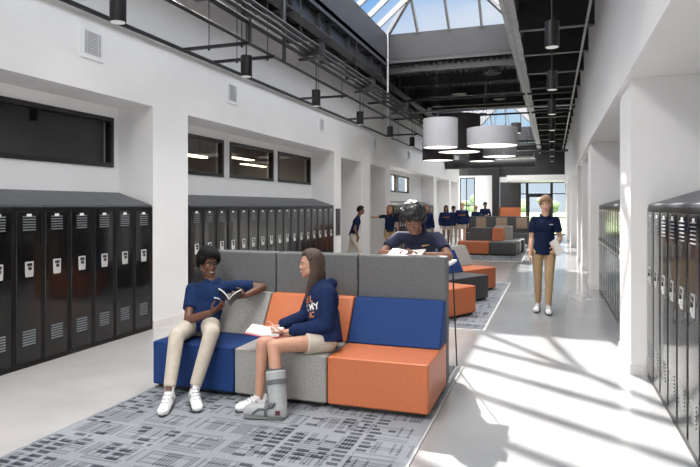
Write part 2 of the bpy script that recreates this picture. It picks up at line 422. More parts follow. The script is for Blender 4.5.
def ibeam_y(y0, y1, x, z0, z1, wf=.2, t=.02, stiff=0):
    b = MB(); b.box((x-wf/2, y0, z0), (x+wf/2, y1, z0+t)); b.box((x-wf/2, y0, z1-t), (x+wf/2, y1, z1)); b.box((x-.008, y0, z0+t), (x+.008, y1, z1-t))
    if stiff:
        y = y0 + .6
        while y < y1: b.box((x-wf/2+.01, y, z0+t), (x+wf/2-.01, y+.015, z1-t)); y += stiff
    return b
y = 5.2
while y < 33.5:
    j = ibeam_x(SX1 + .27, XH, y, 4.54, 5.045); j.build('roof_joist', DECK, ceil)
    MB().box((SX1+.27, y-.06, 4.526), (XH, y+.06, 4.54)).build('joist_flange', STEEL, ceil)
    jl = ibeam_x(XL, SX0 - .05, y, 4.72, 5.045); jl.build('roof_joist', DECK, ceil)
    if SKY[0][1] + .5 < y < SKY[1][0]: ibeam_x(SX0 + .05, SX1 - .05, y, 4.78, 5.045).build('roof_joist', DECK, ceil)
    y += 1.72
ibeam_y(-6.8, 33.9, -4.02, 4.72, 5.20, .22, stiff=1.6).build('steel_beam', STEEL, ceil)
ibeam_y(-6.8, 33.9, -.66, 4.72, 5.20, .2, stiff=1.72).build('steel_beam', STEEL, ceil)
MB().box((-.77, -6.8, 4.70), (-.55, 33.9, 4.72)).build('beam_flange', STEEL_LIGHT, ceil)  # paler than its beam: light on the flange put into its colour
ibeam_x(-3.9, -.77, 14.32, 4.88, 5.20, .2).build('steel_beam', STEEL, ceil)
ibeam_x(-3.9, -.77, 20.2, 4.88, 5.20, .2).build('steel_beam', STEEL, ceil)

def skylight(y0, y1, lb):
    win_n[0] += 1
    c = MB(); t = .12
    c.box((SX0-t, y0-t, CB-.15), (SX0, y1+t, CT)); c.box((SX1, y0-t, CB-.15), (SX1+t, y1+t, CT))
    c.box((SX0, y0-t, CB-.15), (SX1, y0, CT)); c.box((SX0, y1, CB), (SX1, y1+t, CT))
    o = c.build('window_%d' % win_n[0], CURB); struct(o, lb, 'skylight')
    xm = (SX0+SX1)/2; hw = (SX1-SX0)/2; rise = hw*math.tan(math.radians(40)); zr = CT + rise
    ya, yb = y0+hw, y1-hw
    A, B = (xm, ya, zr), (xm, yb, zr)
    c00, c10, c01, c11 = (SX0,y0,CT), (SX1,y0,CT), (SX0,y1,CT), (SX1,y1,CT)
    # glazing, each slope one pane field
    for poly in ([c00, A, B, c01], [c10, c11, B, A], [c00, c10, A], [c11, c01, B]):
        MB().add(poly, [list(range(len(poly)))]).build('pane', GLASS, o)
    def bar(p, q, ww=.055, hh=.12): MB().bar(p, q, ww, hh).build('glazing_bar', BAR, o)
    bar(A, B, .09, .14)
    for cc, rr in ((c00, A), (c10, A), (c01, B), (c11, B)): bar(cc, rr, .075, .14)
    n = max(2, round((yb-ya)/.78))
    for i in range(n+1):
        y = ya + (yb-ya)*i/n
        bar((SX0, y, CT), (xm, y, zr)); bar((SX1, y, CT), (xm, y, zr))
    for yy in (y1-hw/2, y0+hw/2):
        bar((SX0, yy, CT), (SX0+hw/2, yy, CT+rise/2)); bar((SX1, yy, CT), (SX1-hw/2, yy, CT+rise/2))
    for i in (1, 2, 3):
        x = SX0 + 2*hw*i/4; k = min(i, 4-i)/2
        bar((x, y1, CT), (x, y1-hw*k, CT+rise*k)); bar((x, y0, CT), (x, y0+hw*k, CT+rise*k))
    return o
skylight(*SKY[0], 'long hipped glass skylight overhead with pale glazing bars on a grey curb')
skylight(*SKY[1], 'second hipped glass skylight far along the hall beyond the drum lamps')

# ------------------------------------------------------------------ services under the roof
def pipe(name, pts, r, m, label, cat='pipe', group=None, n=10):
    b = MB().tube(pts, r, n)
    o = b.build(name, m, smooth=True); tag(o, label, cat, group); return o
pipe('wall_conduit', [(-4.79, -4, 3.72), (-4.79, 32, 3.72)], .028, PIPE, 'long black conduit running along the left wall above the grilles', 'conduit')
pipe('sprinkler_pipe', [(-3.84, -4, 3.76), (-3.84, 26, 3.76)], .024, PIPE, 'dark pipe hung parallel to the left wall beside the conduit bundle')
for k, (x, z, rr) in enumerate([(-3.86, 4.05, .035), (-3.76, 4.10, .030), (-3.67, 4.13, .03), (-3.58, 4.16, .026)]):
    pipe('conduit', [(x, -4, z), (x, 30, z)], rr, STEEL if k == 1 else PIPE, 'dark conduit in the overhead bundle, %s from the left wall' % ORD[k], 'conduit', 'overhead conduit bundle')
for k, yy in enumerate([3.6, 6.95, 7.7, 10.9, 13.85, 17.4]):
    t = thing('trapeze_hanger', (-4.3, yy, 3.76), 'black strut hanger crossing under the left pipes, %s from the camera' % ORD[k], 'hanger', 'left pipe hangers')
    MB().box((-.55, -.022, -.045), (.52, .022, -.005)).build('strut', PIPE, t)
    for xx in (-.1, .40): MB().frustum((xx, 0, -.005), (xx, 0, .98), .006, .006, 8).build('rod', PIPE, t)
    for xx in (-.1, .40): MB().frustum((xx, 0, -.07), (xx, 0, -.04), .018, .018, 8).build('nut', PIPE, t)
for k, yy in enumerate([5.9, 8.9, 11.8, 14.8]):
    t = thing('pipe_clamp', (-3.73, yy, 4.02), 'dark clamp around the overhead conduit bundle, %s from the camera' % ORD[k], 'clamp', 'bundle clamps')
    MB().box((-.20, -.03, -.06), (.24, .03, -.02)).build('strut', STEEL, t)
    MB().box((-.20, -.035, .02), (.24, .035, .20)).build('bracket', PIPE, t)
    MB().frustum((-.17, 0, .1), (-.17, 0, 1.015), .008, .008, 8).build('rod', PIPE, t)
for k, (xx, yy) in enumerate([(-3.84, 7.05), (-3.80, 8.05)]):
    pipe('drop_conduit', [(xx, yy, 5.04), (xx, yy, 3.76)], .03, STEEL, 'vertical grey conduit dropping to the left pipe, %s' % ('nearer of two' if k == 0 else 'farther of two'), 'conduit', 'drop conduits')
pipe('corner_conduit', [(-3.85, 14.13, 5.84), (-3.85, 14.13, 5.0), (-3.85, 14.13, 3.62)], .022, STEEL_LIGHT, 'thin grey conduit dropping from the skylight corner', 'conduit')
pipe('ceiling_conduit', [(.50, 4, 4.38), (.50, 31, 4.38)], .022, GALV, 'galvanised conduit under the joists beside the right wall', 'conduit')
pipe('ceiling_conduit', [(-.57, 4, 4.2), (-.57, 31, 4.2)], .020, GALV, 'galvanised conduit running under the grey beam near the skylight', 'conduit')
for k, (yy, zz) in enumerate([(15.6, 4.42), (16.9, 4.3), (18.3, 4.35), (24.5, 3.75), (26.5, 4.2)]):
    pipe('cross_pipe', [(-4.8, yy, zz), (.55, yy, zz)], .03 if k != 3 else .05, GALV if k == 1 else PIPE, 'pipe crossing the hall under the black deck, %s from the camera' % ORD[k], 'pipe', 'crossing pipes')
# black ducts at the far end
t = thing('air_duct', (-2.9, 28.2, 3.55), 'large black round duct crossing at the far end', 'duct')
MB().frustum((-1.9, 0, 0), (2.2, 0, 0), .22, .22, 20).build('duct_body', DECK, t, smooth=True)
for xx in (-1.2, -.2, .8, 1.8): MB().frustum((xx-.02, 0, 0), (xx+.02, 0, 0), .24, .24, 20).build('seam_ring', STEEL, t)
for xx in (-1.5, 1.8): MB().frustum((xx, 0, .2), (xx, 0, 1.49), .01, .01, 8).build('rod', PIPE, t)
t = thing('ceiling_cassette', (-1.35, 25.5, 3.62), 'pale flat ceiling unit hung near the far end', 'ceiling unit')
MB().box((-.65, -.5, 0), (.65, .5, .22)).build('casing', STEEL, t); MB().box((-.6, -.45, -.03), (.6, .45, 0)).build('grille', BAR, t)
for xx in (-.5, .5): MB().frustum((xx, 0, .2), (xx, 0, 1.42), .01, .01, 8).build('rod', PIPE, t)

# cylinder downlights
def downlight(r=.082, h=.30):
    t = bpy.data.objects.new('cylinder_downlight', None); COL.objects.link(t)
    MB().lathe([(r*.9, .0), (r, .0), (r, h), (r*.35, h+.012)], n=24).build('can', BLACKF, t, smooth=True)
    MB().lathe([(r*.86, -.004), (r*.86, .002)], n=24).build('lens', LENS, t)
    MB().frustum((0, 0, h), (0, 0, 4.95-3.45), .011, .011, 8).build('stem', BLACKF, t)
    MB().lathe([(.055, 4.95-3.45-.03), (.055, 4.95-3.45)], n=16).build('canopy', CHROME, t)
    return t
dl = downlight()
def light_data(power, size=.15, spread=150):
    l = bpy.data.lights.new('downlight_lamp', 'AREA'); l.shape = 'DISK'; l.size = size; l.energy = power; l.color = (1, .95, .89); l.spread = math.radians(spread); return l
LD = light_data(.9)
first = True
rows = [(-4.2, [4.94 + 2.68*i for i in range(-1, 8)], 'along the left wall', 'left wall downlights'), (0.0, [7.38 + 2.7*i for i in range(-1, 8)], 'under the joists on the right', 'right side downlights')]
for x, ys, where, grp in rows:
    vis = 0
    for i, yy in enumerate(ys):
        o = dl if first else copy_thing(dl); first = False
        o.location = (x, yy, 3.46)
        tag(o, 'black cylinder downlight %s, %s from the camera' % (where, ORD[i]), 'ceiling light', grp)
        lo = bpy.data.objects.new('lamp', LD); COL.objects.link(lo); lo.parent = o; lo.location = (0, 0, -.012)

# drum pendants
def drum(x, y, z, r, h, m, lb):
    t = thing('drum_pendant', (x, y, z), lb, 'pendant lamp', 'drum pendant cluster')
    MB().lathe([(r*.985, 0), (r, 0), (r, h), (r*.985, h), (r*.985, 0)], n=48, ends=False).build('shade', m, t, smooth=True)
    MB().lathe([(r*.98, .012), (r*.98, .03)], n=48).build('diffuser', DIFF, t)
    MB().lathe([(r*.98, h-.02), (r*.98, h-.004)], n=48).build('top_plate', m, t)
    for q in (0, 2.09, 4.19): MB().frustum((r*.7*math.cos(q), r*.7*math.sin(q), h), (r*.3*math.cos(q), r*.3*math.sin(q), 4.78-z), .004, .004, 6).build('cable', PIPE, t)
    MB().lathe([(r*.36, 4.78-z), (r*.36, 4.81-z)], n=20).build('canopy', PIPE, t)
def at(u, Y):      # ground plan point on sight line u at depth Y, used to lay out the lamps and the far furniture
    t = (u-350)/590; s, c = .32391, .94609
    return Y*(t*c-s)/(c+t*s)
drum(at(440.4, 14.0), 14.0, 2.97, .41, .68, LAMP_W, 'tall pale grey drum pendant at the left of the cluster')
drum(at(492, 14.6), 14.6, 3.03, .60, .42, LAMP_W, 'wide shallow pale grey drum pendant')
drum(at(499.5, 18.2), 18.2, 3.06, .49, .62, LAMP_W, 'smaller pale drum pendant hanging lower behind the wide one')
drum(at(459, 17.0), 17.0, 3.12, .60, 1.05, LAMP_D, 'big black drum pendant behind the tall pale one')
drum(at(438, 18.9), 18.9, 3.04, .50, .60, LAMP_D, 'low black drum pendant below the tall pale one')
drum(at(482, 21), 21.0, 3.14, .45, .5, LAMP_D, 'dark drum pendant mostly hidden behind the wide pale one')
drum(at(516, 25), 25.0, 4.55, .20, .42, LAMP_D, 'small distant black pendant near the second skylight')

# wall grilles
def grille(y, z, s_, lb):
    t = thing('wall_grille', (XL, y, z), lb, 'air grille', 'left wall grilles')
    f = MB(); a = s_/2; b_ = s_*.36
    f.box((0,-a,-a),(.015,-b_,a)); f.box((0,b_,-a),(.015,a,a)); f.box((0,-b_,-a),(.015,b_,-b_)); f.box((0,-b_,b_),(.015,b_,a))
    f.build('frame', VENT_W, t); MB().box((0,-b_,-b_),(.004,b_,b_)).build('back', VENT_D, t)
    l = MB()
    for i in range(9):
        zz = -b_ + 2*b_*(i+.5)/9; l.bar((.009,-b_,zz),(.009,b_,zz), .010, .004)
    for i in (-.33, .33): l.bar((.009, i*b_*2, -b_), (.009, i*b_*2, b_), .006, .006)
    l.build('louvers', VENT_W, t)
for k, yy in enumerate([5.29, 8.33, 12.2, 16.4, 20.6]): grille(yy, 3.385, .35 if k < 2 else .33, 'square white air grille high on left wall, %s from the camera' % ORD[k])
t = thing('wall_sign', (XL, 13.25, 1.2), 'tall black panel on the left pier by the passage', 'wall panel')
MB().box((0, -.14, -.32), (.025, .14, .32)).build('panel', SIGN_BLK, t, bevel=.004); MB().box((.025, -.12, .1), (.027, .12, .28)).build('screen', CHAR, t)
t = thing('light_switch', (XL, 15.6, 1.25), 'white light switch on the pier between the two openings', 'switch')
MB().box((0, -.06, -.06), (.008, .06, .06)).build('plate', PLATE, t); MB().box((.008, -.02, -.03), (.014, .02, .03)).build('rocker', VENT_W, t)

# ------------------------------------------------------------------ lockers
LW = .342
def make_locker():
    t = bpy.data.objects.new('locker', None); COL.objects.link(t)
    h = LW/2 - .002; zt = 1.58; dp = .50
    b = MB(); b.prism_y([(-dp, 0), (-.004, 0), (-.004, zt-.01), (-dp, zt-.01)], -h, h)
    b.build('body', LOCKER_SIDE, t)
    tp = MB(); tp.prism_y([(-dp, zt-.01), (.012, zt-.01), (.012, zt+.012), (-dp, zt+.175)], -h, h); tp.build('sloped_top', LOCKER_TOP, t)
    fr = MB(); g = .022
    fr.box((-.004,-h,.0),(.012,-h+g,zt-.01)); fr.box((-.004,h-g,.0),(.012,h,zt-.01)); fr.box((-.004,-h+g,.0),(.012,h-g,.05)); fr.box((-.004,-h+g,zt-.045),(.012,h-g,zt-.01))
    fr.build('door_frame', LOCKER_SIDE, t)
    d = MB(); d.box((-.002,-h+g+.004,.055),(.020,h-g-.004,zt-.05))
    do = d.build('door', LOCKER, t, bevel=.005, seg=1)
    for z0 in (1.34, .22):
        lv = MB()
        for i in range(6):
            z = z0 + i*.026; lv.prism_y([(.0195, z), (.027, z+.002), (.0195, z+.012)], -.075, .075)
        lv.build('louvers', LOUVER, do)
    MB().box((.018,-.028,1.478),(.0225,.028,1.503)).build('number_plate', PLATE, do)
    hp = MB(); hp.prism_x([(-.045,.885),(.045,.885),(.05,.93),(.05,1.035),(-.05,1.035),(-.05,.93)], .0195, .026)
    hp_o = hp.build('handle_plate', CHROME, do, bevel=.003, seg=1)
    hk = MB(); hk.box((.0255,-.03,.99),(.0275,.03,1.02)); hk.build('latch_slot', BLACKF, hp_o)
    hk = MB(); hk.box((.026,-.022,.915),(.036,.022,.95)); hk.build('pull', CHROME, hp_o, bevel=.003, seg=1)
    MB().lathe([(.018,0),(.018,.01)], n=14).build('dial', BLACKF, hp_o, loc=(0,0,0)).matrix_local = Matrix.Translation((.026,0,.968)) @ Matrix.Rotation(PI/2,4,'Y')
    for z in (.25, .8, 1.35): MB().box((.010, h-g-.004, z), (.018, h-g+.008, z+.09)).build('hinge', LOCKER_SIDE, do)
    return t
proto = make_locker(); used = [False]
def bank(x, ys, rz, desc, grp, end):
    for i, yy in enumerate(ys):
        o = proto if not used[0] else copy_thing(proto)
        used[0] = True
        o.location = (x, yy, 0); o.rotation_euler = (0, 0, rz)
        k = len(ys) - 1 - i
        word = ('nearest of' if i == 0 else 'last of') if i in (0, len(ys)-1) and len(ys) > 1 else None
        nth = ORD[k] if k < 20 else str(k)
        lb = ('%s, far end unit' % desc) if k == 0 else ('%s, %s from the far end' % (desc, nth))
        tag(o, lb, 'locker', grp)
bank(-4.865, [6.16 - LW*i for i in range(9)][::-1], 0, 'black locker in the near left bank', 'near left lockers', 'far')
bank(-4.865, [12.80 - LW*i for i in range(17)][::-1], 0, 'black locker in the middle left bank behind the sofa', 'middle left lockers', 'far')
bank(-4.865, [25.2 - LW*i for i in range(20)][::-1], 0, 'black locker in the far left bank', 'far left lockers', 'far')
bank(.85, [5.86 - LW*i for i in range(10)][::-1], PI, 'black locker in the near right bank', 'near right lockers', 'far')
bank(.85, [11.80 - LW*i for i in range(13)][::-1], PI, 'black locker in the far right bank past the pier', 'far right lockers', 'far')
# filler strips at the ends of banks
def filler(x0, x1, y0, y1, m, lb):
    f = MB(); f.box((x0, y0, 0), (x1, y1, 1.57)); o = f.build('locker_filler', m); tag(o, lb, 'locker filler', 'locker fillers')
filler(-5.36, -4.855, 6.334, 6.349, LOCKER_SIDE, 'narrow black end panel closing the near left lockers')
filler(-5.36, -4.855, 12.974, 12.999, LOCKER_SIDE, 'narrow black end panel closing the middle left lockers')
filler(.835, .86, 6.034, 6.085, LOCKER_BEIGE, 'beige filler strip closing the near right lockers')
filler(.835, .86, 11.974, 12.045, LOCKER_BEIGE, 'beige filler strip closing the far right lockers')

# ------------------------------------------------------------------ rugs
def rug(x0, x1, y0, y1, lb, em=None, ew=.03):
    t = thing('area_rug', (0, 0, 0), lb, 'rug', 'plaid area rugs')
    MB().box((x0+ew, y0+ew, 0), (x1-ew, y1-ew, .008)).build('carpet', CARPET, t)
    e = MB(); e.box((x0,y0,0),(x1,y0+ew,.010)); e.box((x0,y1-ew,0),(x1,y1,.010)); e.box((x0,y0+ew,0),(x0+ew,y1-ew,.010)); e.box((x1-ew,y0+ew,0),(x1,y1-ew,.010))
    e.build('edge_strip', em or RUG_EDGE, t)
rug(-3.28, -.82, -.5, 5.82, 'large grey plaid rug under the near sofa', STEEL_LIGHT, .014)
rug(-3.28, -.80, 7.60, 12.5, 'grey plaid rug with pale border under the angled orange benches')
rug(-3.28, -.80, 17.3, 22.5, 'far grey plaid rug under the orange and charcoal seats')

# ------------------------------------------------------------------ near sofa: three modules
YS, YB, YP = 4.27, 5.05, 5.20
def module(x0, x1, seat_m, back_m, lb):
    t = thing('sofa_module', ((x0+x1)/2, YS, .009), lb, 'sofa', 'near sofa modules')
    h = (x1-x0)/2 - .004
    MB().box((-h+.03, .05, 0), (h-.03, .88, .035)).build('plinth', PLINTH, t)
    MB().box((-h, 0, .035), (h, .775, .405)).build('seat', seat_m, t, bevel=.018, seg=3)
    b = MB().prism_x([(.47, .407), (.775, .407), (.775, .765), (.69, .765)], -h, h)
    b.build('backrest', back_m, t, bevel=.018, seg=3)
    MB().box((-h, .78, .035), (h, .915, 1.135)).build('high_back_panel', DARK_FELT, t, bevel=.02, seg=3)
    sm = MB()
    sm.bar((-h+.01, -.0005, .395), (h-.01, -.0005, .395), .004, .004); sm.build('seam', seat_m, t)
module(-3.27, -2.47, NAVY_SEAT, GREY_SEAT, 'navy blue seat module with light grey backrest where the boy with the book sits')
module(-2.47, -1.655, GREY_SEAT, ORANGE, 'light grey seat module with orange backrest in the middle of the near sofa')
module(-1.655, -.85, ORANGE, NAVY_SEAT, 'orange seat module with navy backrest at the right end of the near sofa')

# bar table behind the sofa
t = thing('bar_table', (-1.25, 5.5, 0), 'white topped bar height table behind the right end of the sofa panel', 'table')
MB().box((-.39, -.285, 1.050), (.40, .10, 1.075)).build('tabletop', TABLE_W, t, bevel=.004)
for sx in (-.36, .375):
    MB().cap((sx, .27, .02), (sx, .0, 1.052), .007, .007, 8).build('leg', PIPE, t, smooth=True)
    MB().box((sx-.012, -.27, .0), (sx+.012, .30, .02)).build('foot', RUG_EDGE, t)

# ------------------------------------------------------------------ benches on the second rug (saw-tooth row)
dv, nv = V((.476, .879, 0)), V((-.879, .476, 0))
def angled_bench(cx, cy, wd, seat_m, back_m, lb):
    # (cx, cy): the corner that points down the hall
    rz = math.atan2(nv.x, -nv.x*0 + nv.y)  # unused orientation kept simple
    t = thing('angled_bench', (cx, cy, .009), lb, 'bench', 'angled benches on the middle rug', math.atan2(-nv.x, nv.y))
    # local frame: +y is into the bench (nv), x runs along the front
    a = math.atan2(nv.y, nv.x) - PI/2
    t.rotation_euler = (0, 0, a)
    # in local frame dv points along +x or -x
    ld = V((dv.x*math.cos(-a)-dv.y*math.sin(-a), dv.x*math.sin(-a)+dv.y*math.cos(-a)))
    x0, x1 = (-wd, 0) if ld.x > 0 else (0, wd)
    MB().box((x0+.03, .04, 0), (x1-.03, .76, .035)).build('plinth', PLINTH, t)
    MB().box((x0, 0, .035), (x1, .8, .42)).build('seat', seat_m, t, bevel=.02, seg=3)
    MB().prism_x([(.50, .422), (.80, .422), (.80, .80), (.70, .80)], x0, x1).build('backrest', back_m, t, bevel=.02, seg=3)
angled_bench(-1.04, 8.68, 1.15, ORANGE, NAVY_SEAT, 'orange angled bench nearest behind the sofa')
angled_bench(-1.01, 10.14, 1.15, CHAR, NAVY_SEAT, 'charcoal angled bench between the two orange ones')
angled_bench(-1.00, 11.45, 1.15, ORANGE, GREY_SEAT, 'orange angled bench farthest on the middle rug')

# third seating group
def seat_block(x0, x1, y0, y1, seat_m, back_m, back_side, lb, grp='far lounge seats', bz=.80):
    t = thing('lounge_seat', ((x0+x1)/2, (y0+y1)/2, .009), lb, 'sofa', grp)
    hx, hy = (x1-x0)/2-.004, (y1-y0)/2-.004
    MB().box((-hx+.03, -hy+.03, 0), (hx-.03, hy-.03, .035)).build('plinth', PLINTH, t)
    MB().box((-hx, -hy, .035), (hx, hy, .42)).build('seat', seat_m, t, bevel=.02, seg=2)
    if back_m:
        if back_side == 'y+': MB().prism_x([(hy-.34, .422), (hy, .422), (hy, bz), (hy-.12, bz)], -hx, hx).build('backrest', back_m, t, bevel=.02)
        if back_side == 'y-': MB().prism_x([(-hy, .422), (-hy+.34, .422), (-hy+.12, bz), (-hy, bz)], -hx, hx).build('backrest', back_m, t, bevel=.02)
seat_block(-2.90, -1.90, 19.2, 20.0, ORANGE, None, '', 'orange far lounge seat at the left of the group')
seat_block(-1.895, -1.05, 19.2, 20.0, CHAR, None, '', 'charcoal far lounge seat in front of the orange wedge')
def wedge(x0, x1, y0, y1, m, lb, z=.84, dy=.16):
    t = thing('lounge_seat', ((x0+x1)/2, (y0+y1)/2, .009), lb, 'sofa', 'far lounge seats')
    hx, hy = (x1-x0)/2-.004, (y1-y0)/2-.004
    MB().box((-hx+.03, -hy+.03, 0), (hx-.03, hy-.03, .035)).build('plinth', PLINTH, t)
    MB().box((-hx, -hy, .035), (hx, hy, .42)).build('seat', m, t, bevel=.02)
    MB().prism_x([(-hy, .422), (hy, .422), (hy-dy, z), (-hy+dy, z)], -hx, hx).build('back_wedge', m, t, bevel=.02)
wedge(-2.62, -1.90, 20.02, 20.80, CHAR, 'charcoal high backed wedge behind the orange far seat')
wedge(-1.895, -1.52, 20.02, 20.80, ORANGE, 'orange high backed wedge behind the charcoal far seat')
wedge(-1.90, -1.30, 20.85, 21.60, GREY_SEAT, 'pale grey wedge behind the orange wedge', .88)
seat_block(-1.515, -.98, 20.05, 20.85, GREY_SEAT, None, '', 'pale grey far lounge seat right of the orange wedge')
seat_block(-1.29, -.90, 20.90, 21.70, CHAR, None, '', 'charcoal backless seat at the far right of the group')
# long high-backed banquette with tan panels
t = thing('banquette', (0, 25.3, 0), 'long charcoal banquette with tan back panels near the far end', 'bench')
x0, x1 = at(463, 25.3), at(529, 25.3)
MB().box((x0, 0, 0), (x1, .7, .45)).build('seat', CHAR, t, bevel=.02)
MB().box((x0, .55, .45), (x1, .75, 1.14)).build('backrest', GREYPANEL, t, bevel=.02)
for ua, ub in ((476, 486), (496, 507), (516, 527)):
    MB().box((at(ua, 25.8), .50, .62), (at(ub, 25.8), .56, 1.08)).build('tan_panel', TAN, t, bevel=.02)
t = thing('wall_banquette', (-2.25, 33.3, 0), 'orange headboard bench against the charcoal wall panel at the end', 'bench')
MB().box((-.55, 0, 0), (.60, .5, .45)).build('seat', CHAR, t, bevel=.02)
MB().box((-.55, .5, .45), (.60, .66, 1.5)).build('headboard', ORANGE, t, bevel=.02)

# ------------------------------------------------------------------ outside
for k in range(14):
    xx = -22 + k*3.6 + random.uniform(-.4, .4); yy = 75 + random.uniform(-6, 8); hh = random.uniform(2.6, 3.6)
    t = thing('tree', (xx, yy, -.06), 'hazy green tree of the row outside the far glass', 'tree', 'trees outside the far glass')
    MB().frustum((0, 0, 0), (0, 0, hh*.45), .22, .14, 8).build('trunk', BARK, t)
    c = MB()
    for i in range(9):
        c.ell((random.uniform(-1.0, 1.0), random.uniform(-.9, .9), hh*random.uniform(.32, .8)), (random.uniform(.5, .8),)*2 + (random.uniform(.4, .7),), n=10, m=7)
    c.build('crown', LEAF, t, smooth=True)

# ------------------------------------------------------------------ people
DG = None
def remesh(mb, name, m, voxel, parent, smooth=2, mats=None):
    me = mb.mesh(name + '_src')
    o = bpy.data.objects.new(name + '_src', me); COL.objects.link(o)
    r = o.modifiers.new('r', 'REMESH'); r.mode = 'VOXEL'; r.voxel_size = voxel; r.use_smooth_shade = True
    if smooth:
        s = o.modifiers.new('s', 'SMOOTH'); s.iterations = smooth; s.factor = .5
    bpy.context.view_layer.update()
    dg = bpy.context.evaluated_depsgraph_get()
    nm = bpy.data.meshes.new_from_object(o.evaluated_get(dg)); nm.name = name
    bpy.data.objects.remove(o); bpy.data.meshes.remove(me)
    nm.materials.clear(); nm.materials.append(m)
    for x in (mats or []): nm.materials.append(x)
    for p in nm.polygons: p.use_smooth = True; p.material_index = 0
    ob = bpy.data.objects.new(name, nm); COL.objects.link(ob); ob.parent = parent
    return ob

def hand(mb, wr, d, n, sc, mirror, curl=.5, spread=.12, fr=.0085):
    """palm from the wrist along d, palm faces n; four unequal bent fingers and a thumb from the side of the palm"""
    d = V(d).normalized(); n = V(n); n = (n - d*n.dot(d)).normalized(); s = d.cross(n).normalized()*mirror
    wr = V(wr)
    k0 = wr + d*.085*sc
    for i in (-1.4, -.5, .4, 1.3):
        mb.cap(wr + d*.012*sc + s*i*.010*sc, k0 + s*i*.0185*sc, .014*sc, .0115*sc, 8)
    for i, L in zip((-1.5, -.5, .5, 1.5), (.062, .074, .080, .072)):
        p = k0 + s*i*.019*sc; a = curl*.35; dd = (d + s*spread*i*.35).normalized()
        for q, f in enumerate((.45, .32, .25)):
            dirv = (dd*math.cos(a) + n*math.sin(a)); p2 = p + dirv*L*f*sc*1.02
            mb.cap(p, p2, fr*sc*(1.02-.1*q), fr*sc*(.94-.1*q), 8); p = p2; a += curl
    b = wr + d*.022*sc + s*.022*sc
    t1 = b + (d*.55 + s*.62 + n*.45).normalized()*.042*sc
    t2 = t1 + (d*.8 + s*.25 + n*.5).normalized()*.032*sc; t3 = t2 + (d*.9 + n*.4).normalized()*.024*sc
    mb.cap(b, t1, .0145*sc, .0115*sc, 8); mb.cap(t1, t2, .011*sc, .0098*sc, 8); mb.cap(t2, t3, .0095*sc, .008*sc, 8)

def lerp(a, b, t): return V(a)*(1-t) + V(b)*t

